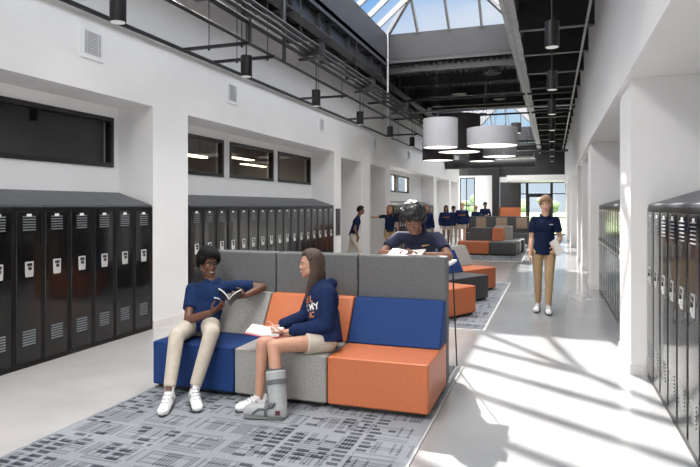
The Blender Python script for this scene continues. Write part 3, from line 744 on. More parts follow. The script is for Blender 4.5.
def person(label, J, skin, top, bottom, hair, sc=1., voxel=.008, group=None, face=None, headup=(0,0,1), female=False,
           sleeve='short', legs='long', hem=.10, eyes=True, lipm=None, smile=False, boot=False, cat='person', shoes=None, sock=None, hairstyle='short', hood=False, gaze_down=0.):
    J = {k: ([V(x) for x in v] if isinstance(v, (list, tuple)) and not isinstance(v[0], (int, float)) else V(v)) for k, v in J.items()}
    base = J['base']
    root = thing('person', base, label, cat, group)
    def L(p): return V(p) - base
    for k in list(J):
        if k in ('base', 'hd', 'hn'): continue
        J[k] = [L(x) for x in J[k]] if isinstance(J[k], list) else L(J[k])
    R_, L_ = 0, 1
    pel, ch, h = J['pelvis'], J['chest'], J['head']
    up = (ch - pel).normalized()
    lat = (J['sh'][R_] - J['sh'][L_]); lat = (lat - up*lat.dot(up)).normalized()     # points to the person's right
    fwd = up.cross(lat).normalized()                                                # up x right = forward (right-handed with z up)
    hl = (J['hip'][R_] - J['hip'][L_]).normalized(); pup = up; pf = pup.cross(hl).normalized()
    f = V(face).normalized(); u = V(headup); u = (u - f*u.dot(f)).normalized(); r = f.cross(u).normalized()
    fr_t = (lat, fwd, up); fr_h = (r, f, u)
    k = sc
    b = MB()
    # head
    def H(x, y, z): return h + r*x*k + f*y*k + u*z*k
    b.ell(H(0, -.012, .022), (.074*k, .094*k, .102*k), fr_h, 20, 14)
    b.ell(H(0, .022, -.045), (.056*k, .062*k, .068*k), fr_h)
    b.ell(H(0, .058, -.092), (.026*k, .024*k, .020*k), fr_h, 12, 8)
    for sgn in (-1, 1):
        b.cap(H(sgn*.056, -.005, -.045), H(sgn*.020, .058, -.088), .022*k, .016*k, 10)
        b.ell(H(sgn*.036, .062, -.022), (.024*k, .018*k, .022*k), fr_h, 12, 8)
        b.ell(H(sgn*.076, -.012, -.005), (.008*k, .018*k, .030*k), fr_h, 10, 8)
        b.cap(H(sgn*.012, .083, .036), H(sgn*.046, .070, .034), .0095*k, .008*k, 8)
        b.ell(H(sgn*.012, .086, -.027), (.009*k, .010*k, .008*k), fr_h, 8, 6)
    b.cap(H(0, .080, .020), H(0, .092, -.022), .0085*k, .0120*k, 10)
    b.ell(H(0, .080, -.054), (.026*k, .013*k, .0075*k), fr_h, 12, 8)
    b.ell(H(0, .078, -.066), (.022*k, .012*k, .0075*k), fr_h, 12, 8)
    b.cap(ch + up*.0, h - u*.055*k - f*.022*k, .060*k if not female else .050*k, (.054 if not female else .046)*k)
    # trunk
    tl = (ch - pel).length
    sw = (J['sh'][R_]-J['sh'][L_]).length/2
    b.ell(lerp(pel, ch, .02), (.150*k, .105*k, .11*k), (hl, pf, pup)); b.ell(lerp(pel, ch, .4), (.128*k, .088*k, .15*k), fr_t); b.ell(lerp(pel, ch, .72), (.140*k, .098*k, .15*k), fr_t)
    b.cap(J['sh'][0], J['sh'][1], .046*k, .046*k)
    af = .86 if female else 1.
    for i in (0, 1):
        s_, e_, w_ = J['sh'][i], J['el'][i], J['wr'][i]
        b.cap(s_, e_, .048*k*af, .039*k*af); m_ = lerp(e_, w_, .3); b.cap(e_, m_, .039*k*af, .040*k*af); b.cap(m_, w_, .040*k*af, .026*k*af)
        hand(b, w_, J['hd'][i], J['hn'][i], k*.98*(.93 if female else 1), 1 if i == 0 else -1, J.get('curl', [V((.5,0,0)), V((.5,0,0))])[i][0] if False else (CURL[i]), fr=.0085 if voxel < .01 else .010)
        hp, kn, an = J['hip'][i], J['kn'][i], J['an'][i]
        b.cap(hp, kn, .080*k, .055*k)
        cm = lerp(kn, an, .3); b.cap(kn, cm, .054*k, .056*k*(.92 if female else 1)); b.cap(cm, an, .054*k*(.92 if female else 1), .036*k)
        toe = J['toe'][i]; td = (toe - an); td.z = 0; td.normalize()
        b.cap(V((an.x, an.y, .05)) - td*.02, V((toe.x, toe.y, .035)) - td*.05, .034*k, .028*k)
        b.cap(an, V((an.x, an.y, .05)), .036*k, .034*k)
    lm = lipm or skin
    body = remesh(b, 'body', skin, voxel, root, 3, [lm])
    if lipm:
        lc = H(0, .088, -.060)
        for p in body.data.polygons:
            q = p.center - lc
            if abs(q.dot(r)) < .027*k and abs(q.dot(u)) < .011*k and abs(q.dot(f)) < .02*k: p.material_index = 1
    if eyes:
        for sgn in (-1, 1):
            e = MB().ell(H(sgn*.030, .0690, .014), (.0130*k, .010*k, .0062*k), fr_h, 12, 8).build('eye', EYE_W, root, smooth=True)
            MB().ell(H(sgn*.030, .0785, .014 - gaze_down*.003), (.0068*k, .0035*k, .0062*k), fr_h, 10, 6).build('iris', EYE_D, e, smooth=True)
            MB().cap(H(sgn*.014, .090, .036), H(sgn*.047, .076, .037), .0045*k, .003*k, 8).build('eyebrow', hair, root, smooth=True)
        if smile: MB().cap(H(-.014, .0870, -.0595), H(.014, .0870, -.0595), .0033*k, .0033*k, 8).build('teeth', PLATE, root, smooth=True)
    # top garment
    t = MB()
    g = .020*k if not hood else .043*k
    t.ell(lerp(pel, ch, .72), (.140*k+g, .098*k+g, .15*k+g*.6), fr_t, 20, 12); t.ell(lerp(pel, ch, .4), (.142*k+g, .095*k+g, .16*k), fr_t, 20, 12)
    hb = lerp(pel, ch, .35); he = pel - pup*(hem*k) + V((0,0,0))
    # hem: flat ended elliptical frustum
    t.frustum(hb, pel - up*hem*k, (.092*k+g), (.108*k+g), 24, False, lat, 1.38)
    t.cap(J['sh'][0] - up*.006, J['sh'][1] - up*.006, .050*k+g*.5, .050*k+g*.5)
    t.cap(lerp(pel, ch, .93), ch + up*.012, .085*k, .062*k, side=lat, k=1.25)
    for i in (0, 1):
        s_, e_, w_ = J['sh'][i], J['el'][i], J['wr'][i]
        if sleeve == 'short':
            q = lerp(s_, e_, .66); t.cap(s_, lerp(s_, e_, .2), .052*k+g*.4, .053*k+g*.4); t.frustum(s_, q, .053*k+g*.4, .051*k*af+g*.55, 18)
        else:
            q = lerp(e_, w_, .93); t.cap(s_, e_, .052*k+g*.6, .044*k+g*.6); t.frustum(e_, lerp(e_, q, .9), .044*k+g*.6, .034*k+g*.5, 16); t.frustum(lerp(e_, q, .88), q, .036*k, .033*k, 16)
    if hood:
        t.cap(ch + up*.01 - fwd*.075*k + lat*.07*k, ch + up*.01 - fwd*.075*k - lat*.07*k, .05*k, .05*k)
        t.cap(ch + up*.03 - fwd*.06*k + lat*.09*k, ch + up*.0 + fwd*.05*k + lat*.06*k, .032*k, .025*k); t.cap(ch + up*.03 - fwd*.06*k - lat*.09*k, ch + up*.0 + fwd*.05*k - lat*.06*k, .032*k, .025*k)
    topo = remesh(t, 'hoodie' if hood else 'shirt', top, max(voxel, .009), root, 3)
    # lower garment
    p = MB()
    p.ell(lerp(pel, ch, .02), (.150*k+.012, .105*k+.012, .11*k), (hl, pf, pup), 20, 12)
    for i in (0, 1):
        hp, kn, an = J['hip'][i], J['kn'][i], J['an'][i]
        if legs == 'long':
            p.cap(hp, kn, .095*k, .067*k); e = lerp(kn, an, .93); p.frustum(kn, e, .067*k, .050*k, 18); p.ell(kn, (.067*k,)*3)
        else:
            p.cap(hp, lerp(hp, kn, .15), .096*k, .096*k); p.frustum(hp, lerp(hp, kn, legs), .096*k, .092*k, 18)
    remesh(p, 'trousers' if legs == 'long' else 'shorts', bottom, max(voxel, .009), root, 3)
    # shoes
    for i in (0, 1):
        if boot and i == 1: continue
        an, toe = J['an'][i], J['toe'][i]; td = toe - an; td.z = 0; td.normalize(); a0 = V((an.x, an.y, 0)); zf = min(an.z, .1) - .1
        toe0 = V((toe.x, toe.y, 0)); zz = max(0, an.z - .105)
        Z = V((0, 0, zz))
        s = MB(); sdv = td.cross(V((0,0,1)))
        s.cap(a0 - td*.045 + V((0,0,.050)) + Z, a0 - td*.035 + V((0,0,.085)) + Z, .040*k, .036*k)
        s.cap(a0 - td*.03 + V((0,0,.048)) + Z, toe0 - td*.050 + V((0,0,.042)), .045*k, .042*k, side=sdv, k=1.06)
        s.cap(a0 + td*.015 + V((0,0,.085)) + Z, toe0 - td*.095 + V((0,0,.055)), .036*k, .034*k)
        s.ell(toe0 - td*.048 + V((0,0,.044)), (.050*k, .045*k, .034*k), (td, sdv, V((0,0,1))))
        sh = remesh(s, 'sneaker', shoes or SNEAKER, max(.007, voxel), root, 2)
        if voxel < .01:
            st = MB()
            for sg in (-1, 1):
                for q in (.02, .05): st.cap(a0 + td*q + sdv*sg*.046*k + V((0,0,.035)) + Z, a0 + td*(q+.03) + sdv*sg*.040*k + V((0,0,.080)) + Z, .006, .006, 6)
            st.build('side_stripes', STRIPE, sh, smooth=True)
        so = MB()
        n = 18; ring = []
        L0 = a0 - td*.085; Ls = (toe0 - L0).length; sd = td.cross(V((0,0,1)))
        for q in range(n):
            aa = 2*PI*q/n; ux = .5 + .5*math.cos(aa); wy = math.sin(aa)*(.049 + .004*math.cos(aa))*k
            ring.append(L0 + td*(Ls*ux) + sd*wy + Z*(1-ux))
        so.add([x + V((0,0,.003)) for x in ring] + [x + V((0,0,.022)) for x in ring], [list(range(n))[::-1], list(range(n, 2*n))] + [(q,(q+1)%n,n+(q+1)%n,n+q) for q in range(n)])
        so.build('sole', SOLE, sh, smooth=True)
        if voxel < .01:
            lc = MB()
            for q in range(4):
                pz = lerp(a0 + td*.040 + V((0,0,.116)) + Z, toe0 - td*.095 + V((0,0,.088)), q/3.); lc.cap(pz - sd*.024, pz + sd*.024, .0045, .0045, 6)
            lc.build('laces', STRIPE, sh, smooth=True)
        if sock: MB().frustum(a0 + V((0,0,.09)) + Z, lerp(an, J['kn'][i], sock), .039*k, .042*k, 16).build('sock', PLATE, root, smooth=True)
    # hair
    hm = MB(); N = 260
    for i in range(N):
        z = 1 - 2*(i+.5)/N; q = i*2.39996; rr = math.sqrt(1-z*z); d = V((rr*math.cos(q), rr*math.sin(q), z))   # x right, y front, z up
        side = abs(d.x)
        line = ((.62 if hairstyle == 'afro' else .46) if d.y > .25 else (.26 if d.y > -.1 else -.35)) if hairstyle != 'long' else (.66 if d.y > .3 else (.34 if d.y > 0 else -.5))
        if d.y > -.1 and side > .8 and hairstyle != 'long': line = .02
        if d.z < line: continue
        th = {'short': .010, 'afro': .020, 'curly': .030, 'swept': .016, 'long': .010, 'bun': .008}[hairstyle]
        jit = random.uniform(-.5, .8)*th*(.9 if hairstyle in ('curly',) else .4)
        if hairstyle == 'afro': th += .022*max(0, d.z) + .006*max(0, -d.y)
        if hairstyle == 'curly': th += .034*max(0, d.z) + .012*max(0, d.y)
        if hairstyle == 'swept': th += .012*max(0, d.z)*max(.3, d.y)
        c = H(0, -.012, .022) + (r*d.x*.074 + f*d.y*.094 + u*d.z*.102)*k + (r*d.x + f*d.y + u*d.z)*(th + jit)*k*.6
        b_ = {'curly': .021, 'afro': .022}.get(hairstyle, .019)*k
        hm.ell(c, (b_ + th*.3,)*3, fr_h, 8, 6)
    if hairstyle == 'long':
        for i in range(34):
            q = -1 + 2*i/33.; a = q*1.68                                # angle from straight back, round to the temples
            dx, dy = math.sin(a), -math.cos(a)
            top_ = H(dx*.078, -.012 + dy*.090, .045); mid = H(dx*.088, -.016 + dy*.098, -.07)
            low = mid - V((0,0,1))*random.uniform(.17, .23)*k*(1 if abs(q) < .86 else 1.05) + (fwd*.05 if abs(q) > .55 else -fwd*.01)
            hm.cap(top_, mid, .017*k, .018*k, 8); hm.cap(mid, low, .018*k, .009*k, 8)
    if hairstyle == 'bun': hm.ell(H(0, -.12, .07), (.045*k,)*3, fr_h)
    ho = remesh(hm, 'hair', hair, max(.007 if hairstyle in ('curly',) else .008, voxel), root, 1 if hairstyle == 'curly' else 2)
    return root, dict(lat=lat, fwd=fwd, up=up, ch=ch, pel=pel, top=topo, body=body, r=r, f=f, u=u, h=h, k=k, base=base, J=J)

CURL = [.5, .5]
SK_D = mat('deep_brown_skin', (.135, .060, .036), .48, noise=.06, nscale=40)
SK_D2 = mat('brown_skin', (.21, .095, .057), .48, noise=.06, nscale=40)
SK_L = mat('light_skin', (.62, .36, .25), .5, noise=.05, nscale=40)
SK_T = mat('tanned_skin', (.52, .275, .185), .5, noise=.05, nscale=40)
LIP_D = mat('dark_lips', (.16, .06, .05), .4); LIP_L = mat('pink_lips', (.50, .17, .15), .4)
EYE_W = mat('eye_white', (.50, .48, .46), .4); EYE_D = mat('eye_iris', (.02, .013, .01), .15)
NAVY = mat('navy_pique', (.007, .014, .045), .8, spec=.15, noise=.15, nscale=35, bump=.35, bscale=26)
NAVY_H = mat('navy_fleece', (.010, .020, .066), .9, spec=.15, noise=.15, nscale=30, bump=.4, bscale=22)
NAVY_F = mat('slate_navy_pique', (.022, .026, .052), .8, spec=.15, noise=.12, nscale=30, bump=.35, bscale=26)
KHAKI_L = mat('stone_chino', (.52, .46, .385), .85, spec=.15, noise=.08, nscale=18, bump=.4, bscale=18)
KHAKI = mat('khaki_chino', (.40, .27, .155), .85, spec=.15, noise=.08, nscale=18, bump=.4, bscale=18)
H_BLK = mat('black_hair', (.005, .0045, .0045), .7, spec=.2, bump=.8, bscale=90)
H_BLK2 = mat('black_curls', (.006, .005, .005), .5, spec=.45, bump=.8, bscale=70)
H_BRN = mat('brown_hair', (.070, .045, .032), .5, spec=.25, noise=.45, nscale=40, bump=.6, bscale=50, stretch=(3, 3, .25))
H_LBRN = mat('light_brown_hair', (.27, .16, .09), .5, noise=.3, nscale=60, bump=.6, bscale=90)
H_RED = mat('auburn_hair', (.30, .11, .045), .5, noise=.3, nscale=40)
SNEAKER = mat('white_sneaker', (.80, .80, .80), .5, noise=.06, nscale=40, bump=.2, bscale=60)
SOLE = mat('dark_sole', (.05, .05, .055), .6)
STRIPE = mat('pale_grey_trim', (.40, .41, .42), .6)
BOOT = mat('grey_boot_shell', (.36, .37, .375), .5, noise=.04, nscale=30); BOOT_D = mat('dark_grey_strap', (.11, .115, .12), .6); BOOT_L = mat('maroon_boot_label', (.12, .02, .03), .5)
TXT_O = mat('orange_print', (.70, .25, .08), .6); TXT_W = mat('white_print', (.82, .82, .82), .6); TXT_Y = mat('gold_stitch', (.65, .42, .10), .6)
COLLAR = NAVY

def collar(root, D, m):
    k = D['k']; ch, up, lat, fwd = D['ch'], D['up'], D['lat'], D['fwd']
    nd = (D['h'] - D['ch']).normalized()
    c = MB(); pts = []
    for i in range(21):
        a = math.radians(28 + (360-56)*i/20.)
        ca, sa = math.cos(a), math.sin(a)
        p = ch + lat*sa*.070*k + fwd*(ca*.072*k + .006) + up*(.036 - .030*ca)*k
        pts.append(p)
    for p, q in zip(pts, pts[1:]): c.cap(p, q, .014*k, .014*k, 8, side=up, k=1.7)
    c.build('collar', m, root, smooth=True)

def chest_mark(root, D, lat_off, up_off, rows, m):
    """small embroidered strokes lying on the shirt front"""
    k = D['k']; bv = BVHTree.FromPolygons([v.co for v in D['top'].data.vertices], [p.vertices for p in D['top'].data.polygons])
    b = MB()
    for (x0, x1, z0, z1) in rows:
        qs = []
        for x, z in ((x0, z0), (x1, z0), (x1, z1), (x0, z1)):
            o = D['ch'] + D['lat']*(lat_off + x)*-1*k + D['up']*(up_off + z)*k + D['fwd']*.5
            hit = bv.ray_cast(o, -D['fwd'])
            if hit[0] is None: break
            qs.append(hit[0] + hit[1]*.003)
        if len(qs) == 4: b.add(qs, [(0,1,2,3)])
    if b.f: b.build('chest_logo', m, root)

def text_on(root, D, body, size, m, name, x0, z0):
    cu = bpy.data.curves.new('t', 'FONT'); cu.body = body; cu.size = size; cu.offset = size*.022
    o = bpy.data.objects.new('t', cu); COL.objects.link(o); bpy.context.view_layer.update()
    me = bpy.data.meshes.new_from_object(o.evaluated_get(bpy.context.evaluated_depsgraph_get()))
    bpy.data.objects.remove(o)
    bm = bmesh.new(); bm.from_mesh(me); bmesh.ops.triangulate(bm, faces=bm.faces[:])
    for _ in range(2):
        bmesh.ops.subdivide_edges(bm, edges=[e for e in bm.edges if e.calc_length() > .012], cuts=1)
    bmesh.ops.triangulate(bm, faces=bm.faces[:])
    bv = BVHTree.FromPolygons([v.co for v in D['top'].data.vertices], [p.vertices for p in D['top'].data.polygons])
    for v in bm.verts:
        q = D['ch'] - D['lat']*(x0 + v.co.x) + D['up']*(z0 + v.co.y) + D['fwd']*.5
        hit = bv.ray_cast(q, -D['fwd'])
        v.co = (hit[0] + hit[1]*.0025) if hit[0] is not None else q - D['fwd']*.37
    bm.to_mesh(me); bm.free(); me.materials.append(m); me.name = name
    ob = bpy.data.objects.new(name, me); COL.objects.link(ob); ob.parent = root

def P(u, v, Y):     # point of the place on the sight line (u, v) at distance Y down the hall
    t = (u-350)/590; s, c = .32391, .94609
    X = Y*(t*c-s)/(c+t*s); d = -X*s + Y*c
    return V((X, Y, 1.58 - (v-206)*d/590))

# --- seated boy with a book, left
CURL[:] = [.55, .45]
J1 = dict(base=(-2.98, 4.55, 0), pelvis=(-3.0, 4.60, .500), chest=(-2.965, 4.74, .850), head=(-3.005, 4.74, 1.040),
          sh=[(-3.135, 4.67, .820), (-2.78, 4.80, .840)], el=[(-3.03, 4.45, .575), (-2.545, 4.93, .825)], wr=[(-2.755, 4.40, .670), (-2.60, 4.70, .775)],
          hip=[(-3.09, 4.58, .495), (-2.91, 4.62, .495)], kn=[(-2.935, 4.15, .505), (-2.635, 4.20, .545)], an=[(-2.865, 3.95, .115), (-2.705, 4.06, .115)],
          toe=[(-2.74, 3.69, 0), (-2.535, 3.855, 0)],
          hd=[(.75, .0, .45), (-.35, -.85, .12)], hn=[(.25, .2, .6), (-.85, .35, .3)])
SH_NAVY = mat('royal_navy_pique', (.008, .023, .078), .8, spec=.15, noise=.15, nscale=35, bump=.35, bscale=26)
r1, D1 = person('seated boy in navy polo and stone trousers holding a dark book', J1, SK_D, SH_NAVY, KHAKI_L, H_BLK, sc=.97, voxel=.007, face=(.80, -.55, -.10), hairstyle='afro', lipm=LIP_D, hem=.06, smile=True, sock=.22)
collar(r1, D1, SH_NAVY)
chest_mark(r1, D1, .075, -.13, [(0, .016, 0, .012), (.02, .036, .002, .014), (.04, .05, 0, .01)], TXT_W)
bk = thing('open_book', (-2.645, 4.50, .735), 'dark covered open book held up by the seated boy', 'book')
def book_v(t, half, hgt, ang, cover, pages, th=.009, lip=.003):
    for sgn in (-1, 1):
        m = MB(); n = 6
        prof = []
        for i in range(n+1):
            q = i/n; prof.append((sgn*half*q*math.cos(ang*(1-.35*q)), half*q*math.sin(ang*(1-.35*q))))
        def sheet(o0, o1, g=0):
            vs = []; fs = []
            for (x, z) in prof:
                if g: x *= 1 + g/half; z *= 1 + g/half
                for y in (-hgt/2-g, hgt/2+g):
                    for o in (o0, o1): vs.append((x, y, z + o))
            for i in range(n):
                a, b = i*4, (i+1)*4
                fs += [(a, a+2, b+2, b), (a+1, b+1, b+3, a+3), (a, b, b+1, a+1), (a+2, a+3, b+3, b+2)]
            fs += [(0, 1, 3, 2), (n*4, n*4+2, n*4+3, n*4+1)]
            return vs, fs
        MB().add(*sheet(0, th)).build('pages', pages, t, smooth=True)
        MB().add(*sheet(-.003, 0, lip)).build('cover', cover, t, smooth=True)
book_v(bk, .135, .19, 1.18, COVER_D, PAPER, .012)
bk.rotation_euler = Euler((math.radians(-24), math.radians(4), math.radians(24)))

# --- seated girl with walking boot
CURL[:] = [.55, .6]
J2 = dict(base=(-1.85, 4.45, 0), pelvis=(-1.76, 4.50, .505), chest=(-1.825, 4.60, .905), head=(-1.925, 4.60, 1.085),
          sh=[(-1.930, 4.735, .865), (-1.725, 4.475, .868)], el=[(-2.00, 4.66, .63), (-1.70, 4.38, .620)], wr=[(-2.16, 4.43, .575), (-2.00, 4.27, .580)],
          hip=[(-1.82, 4.565, .490), (-1.715, 4.425, .490)], kn=[(-2.15, 4.165, .500), (-2.02, 4.09, .505)], an=[(-2.155, 4.12, .105), (-1.925, 3.98, .115)],
          toe=[(-2.28, 3.96, 0), (-2.175, 3.915, 0)],
          hd=[(-.75, -.45, -.05), (-.95, -.1, -.05)], hn=[(.2, -.2, 1), (.1, .2, 1)])
r2, D2 = person('seated girl in navy hoodie and khaki shorts with a grey walking boot', J2, SK_T, NAVY_H, KHAKI_L, H_BRN, sc=.95, voxel=.007, face=(-.92, -.39, -.03), hairstyle='long', female=True, sleeve='long', legs=.42, lipm=LIP_L, hem=.05, smile=True, boot=True, hood=True)
text_on(r2, D2, 'ORI L', .072, TXT_O, 'print_top_line', -.085, -.135)
text_on(r2, D2, 'AC MY', .078, TXT_W, 'print_middle_line', -.10, -.200)
text_on(r2, D2, 'SC', .060, TXT_O, 'print_bottom_line', .030, -.258)
# walking boot
an, toe, kn = [q - V((0,0,0)) for q in (D2['J']['an'][1], D2['J']['toe'][1], D2['J']['kn'][1])]
td = (toe - an); td.z = 0; td.normalize(); sd = td.cross(V((0,0,1)))
bt = MB(); topb = lerp(an, kn, .56)
bt.frustum(V((an.x, an.y, .07)), topb, .057, .068, 20, False, td, 1.16)
bt.cap(V((an.x, an.y, .065)) - td*.01, V((toe.x, toe.y, .060)) - td*.05, .058, .046)
bt.cap(V((an.x, an.y, .040)) - td*.035, V((toe.x, toe.y, .046)) - td*.02, .036, .030, side=sd, k=1.5)
bo = remesh(bt, 'walking_boot', BOOT, .008, r2, 2)
pad = MB().frustum(topb + V((0,0,-.012)), topb + (kn-an).normalized()*.018, .066, .061, 20, False, td, 1.12).build('cuff_padding', BOOT_D, bo, smooth=True)
def strap(c, ax, r0, wd, m, nm, side, kk=1.12):
    MB().frustum(c - ax*wd/2, c + ax*wd/2, r0, r0, 22, False, side, kk).build(nm, m, bo, smooth=True)
axs = (kn-an).normalized()
so_ = MB().cap(V((an.x, an.y, .016)) - td*.04, V((toe.x, toe.y, .020)) - td*.02, .016, .016, side=sd, k=4.2); so_.build('rocker_sole', BOOT_D, bo, smooth=True)
MB().tube([V((an.x, an.y, .125)) - sd*.055 + td*.02, V((an.x, an.y, .085)) - sd*.052 + td*.075, V((an.x, an.y, .080)) - sd*.048 + td*.14, V((an.x, an.y, .045)) - sd*.040 + td*.185], .010).build('side_strap', BOOT_D, bo, smooth=True)
strap(lerp(an, kn, .36), axs, .0660, .036, BOOT_D, 'shin_strap', td, 1.15)
strap(V((an.x, an.y, .068)) + td*.085, td, .060, .022, BOOT_D, 'foot_strap', sd, 1.0)
MB().box((-.018,-.004,-.016),(.018,.004,.016)).build('boot_label', BOOT_L, bo).matrix_local = Matrix.Translation(V((an.x, an.y, .060)) - sd*.060 - td*.005) @ Matrix.Rotation(math.atan2(sd.y, sd.x) + PI/2, 4, 'Z')
MB().ell(V((an.x, an.y, .112)) - sd*.058 + td*.045, (.022, .012, .022), (td, sd, V((0,0,1)))).build('dial', BOOT_D, bo, smooth=True)
gb = thing('open_book', (-2.19, 4.28, .560), 'open white book with red cover edge on the seated girl\'s lap', 'book')
book_v(gb, .135, .18, .14, COVER_R, PAPER, .014, .010)
gb.rotation_euler = Euler((math.radians(9), math.radians(5), math.radians(12)))

# --- boy reading behind the panel
CURL[:] = [.35, .45]
J3 = dict(base=(-1.25, 5.95, 0), pelvis=(-1.24, 5.98, .88), chest=(-1.235, 5.68, 1.315), head=(-1.255, 5.53, 1.435),
          sh=[(-1.425, 5.66, 1.275), (-1.045, 5.65, 1.275)], el=[(-1.555, 5.48, 1.120), (-.90, 5.46, 1.110)], wr=[(-1.36, 5.36, 1.128), (-1.13, 5.36, 1.130)],
          hip=[(-1.34, 5.98, .86), (-1.14, 5.98, .86)], kn=[(-1.44, 6.32, .60), (-1.10, 6.32, .60)], an=[(-1.42, 6.27, .19), (-1.12, 6.27, .19)],
          toe=[(-1.42, 6.45, .10), (-1.12, 6.45, .10)],
          hd=[(.9, -.2, .15), (-.9, -.2, .15)], hn=[(0, -.2, 1), (0, -.3, 1)])
J3['kn'] = [(-1.42, 5.80, .56), (-1.12, 5.80, .56)]; J3['an'] = [(-1.42, 5.93, .22), (-1.12, 5.93, .22)]; J3['toe'] = [(-1.42, 5.76, .13), (-1.12, 5.76, .13)]
r3, D3 = person('boy with curly black hair reading at the bar table behind the sofa panel', J3, SK_D2, NAVY_F, KHAKI_L, H_BLK2, sc=1.0, voxel=.007, face=(.12, -.88, -.42), hairstyle='curly', lipm=LIP_D, hem=.08, gaze_down=1)
collar(r3, D3, NAVY_F)
chest_mark(r3, D3, .045, -.085, [(0, .014, 0, .016), (.017, .03, 0, .016), (.033, .05, 0, .016), (.053, .064, 0, .016)], TXT_Y)
st = thing('bar_stool', (-1.27, 6.0, 0), 'tall black stool under the boy at the bar table', 'stool')
MB().lathe([(.18, .735), (.19, .75), (.18, .775)], n=24).build('seat', CHAR, st, smooth=True)
for q in range(4):
    a = PI/4 + q*PI/2; MB().cap((.13*math.cos(a), .13*math.sin(a), .735), (.21*math.cos(a), .21*math.sin(a), .012), .012, .012, 8).build('leg', PIPE, st)
MB().tube([(.175*math.cos(PI/4+q*PI/2), .175*math.sin(PI/4+q*PI/2), .10) for q in (0, 1, 2, 3, 4)], .009).build('foot_ring', PIPE, st)
ob = thing('open_book', (-1.25, 5.37, 1.177), 'open book lying on the bar table in front of the curly haired boy', 'book')
book_v(ob, .16, .22, .22, COVER_G, PAPER, .010)
ob.location = (-1.27, 5.33, 1.125); ob.rotation_euler = (math.radians(12), 0, 0)

# --- walking boy
CURL[:] = [.3, .65]
J4 = dict(base=(-.12, 9.0, 0), pelvis=(-.13, 9.03, .93), chest=(-.115, 9.0, 1.40), head=(-.105, 8.975, 1.60),
          sh=[(-.270, 9.0, 1.375), (.040, 9.02, 1.375)], el=[(-.310, 9.04, 1.09), (.100, 9.04, 1.10)], wr=[(-.325, 8.93, .86), (.045, 8.83, 1.00)],
          hip=[(-.22, 9.03, .90), (-.04, 9.03, .90)], kn=[(-.215, 9.03, .49), (-.055, 8.94, .50)], an=[(-.215, 9.10, .11), (-.065, 8.92, .11)],
          toe=[(-.245, 8.86, 0), (-.055, 8.68, 0)],
          hd=[(.0, -.12, -1), (-.35, -.35, -.75)], hn=[(.9, -.2, 0), (-.7, .5, .1)])
r4, D4 = person('walking boy in navy polo, khaki trousers and white sneakers in the sunny aisle', J4, SK_L, NAVY, KHAKI, H_LBRN, sc=.93, voxel=.008, face=(-.12, -.98, -.08), hairstyle='swept', lipm=LIP_L, hem=.07)
collar(r4, D4, NAVY)
chest_mark(r4, D4, .065, -.10, [(0, .016, 0, .014), (.02, .036, 0, .014), (.04, .056, 0, .014)], TXT_W)
r4.location = (-.105, 9.25, 0)
tb = thing('notebook', (.060, 9.015, .985), 'white notebook held at the hip by the walking boy', 'book')
MB().box((-.075, -.006, -.11), (.075, .006, .11)).build('pages', PAPER, tb, bevel=.003, seg=1)
MB().box((-.077, .006, -.112), (.077, .009, .112)).build('cover', COVER_G, tb)
tb.rotation_euler = Euler((math.radians(12), math.radians(-28), math.radians(-48)))

# --- students in the distance
def standing(label, x, y, H_, face, skin, hair, hairstyle, top, bottom, sleeve, legs, hood=False, female=True, arms='down', lean=0., stride=0., group='students far along the hall', raise_arm=None):
    k = H_/1.75; f = V(face).normalized(); rt = V((f.y, -f.x, 0)); b = V((x, y, 0))
    def q(r_, f_, z): return tuple(b + rt*r_ + f*(f_ + lean*max(0, z-.9)) + V((0, 0, z*k)))
    el = [q(.24, .0, 1.10), q(-.24, 0, 1.10)]; wr = [q(.23, .12, .88), q(-.23, .12, .88)]; hd = [(0, 0, -1), (0, 0, -1)]; hn = [tuple(-rt), tuple(rt)]
    if arms == 'fold':
        el = [q(.25, .04, 1.12), q(-.25, .04, 1.12)]; wr = [q(.06, .19, 1.10), q(-.06, .21, 1.08)]; hd = [tuple(-rt), tuple(rt)]; hn = [tuple(-f), tuple(-f)]
    if raise_arm is not None:
        el[raise_arm] = q(.42*(1 if raise_arm == 0 else -1), .05, 1.34); wr[raise_arm] = q(.66*(1 if raise_arm == 0 else -1), .08, 1.36); s_ = rt if raise_arm == 0 else -rt
        hd[raise_arm] = tuple(s_); hn[raise_arm] = (0, 0, -1)
    J = dict(base=tuple(b), pelvis=q(0, 0, .93), chest=q(0, 0, 1.40), head=q(0, .03, 1.60), sh=[q(.18, 0, 1.375), q(-.18, 0, 1.375)], el=el, wr=wr, hd=hd, hn=hn,
             hip=[q(.09, 0, .90), q(-.09, 0, .90)], kn=[q(.09, .02+stride*.5, .49), q(-.09, .02-stride*.3, .49)], an=[q(.09, stride*.8, .11), q(-.09, -stride*1.1, .11 + abs(stride)*.25)],
             toe=[q(.10, .22+stride*.8, 0), q(-.10, .22-stride*1.1, abs(stride)*.1)])
    CURL[:] = [.3, .3]
    return person(label, J, skin, top, bottom, hair, sc=k*.98, voxel=.014, group=group, face=tuple(f), hairstyle=hairstyle, female=female, sleeve=sleeve, legs=legs, hood=hood, eyes=False, hem=.06)
standing('running student in navy top passing through the left opening', at(353, 14.3), 14.3, 1.60, (1, .3, 0), SK_D, H_BLK, 'short', NAVY, KHAKI_L, 'short', 'long', female=False, lean=.25, stride=.30)
standing('girl in dark top with one arm stretched out at the left wall', at(389.5, 17.1), 17.1, 1.62, (.5, -.85, 0), SK_T, H_RED, 'long', NAVY, KHAKI, 'short', .45, raise_arm=0)
standing('auburn haired girl in dark hoodie just behind the reading boy', at(426, 19.6), 19.6, 1.63, (.55, -.8, 0), SK_T, H_RED, 'long', NAVY_H, KHAKI_L, 'long', .45, hood=True)
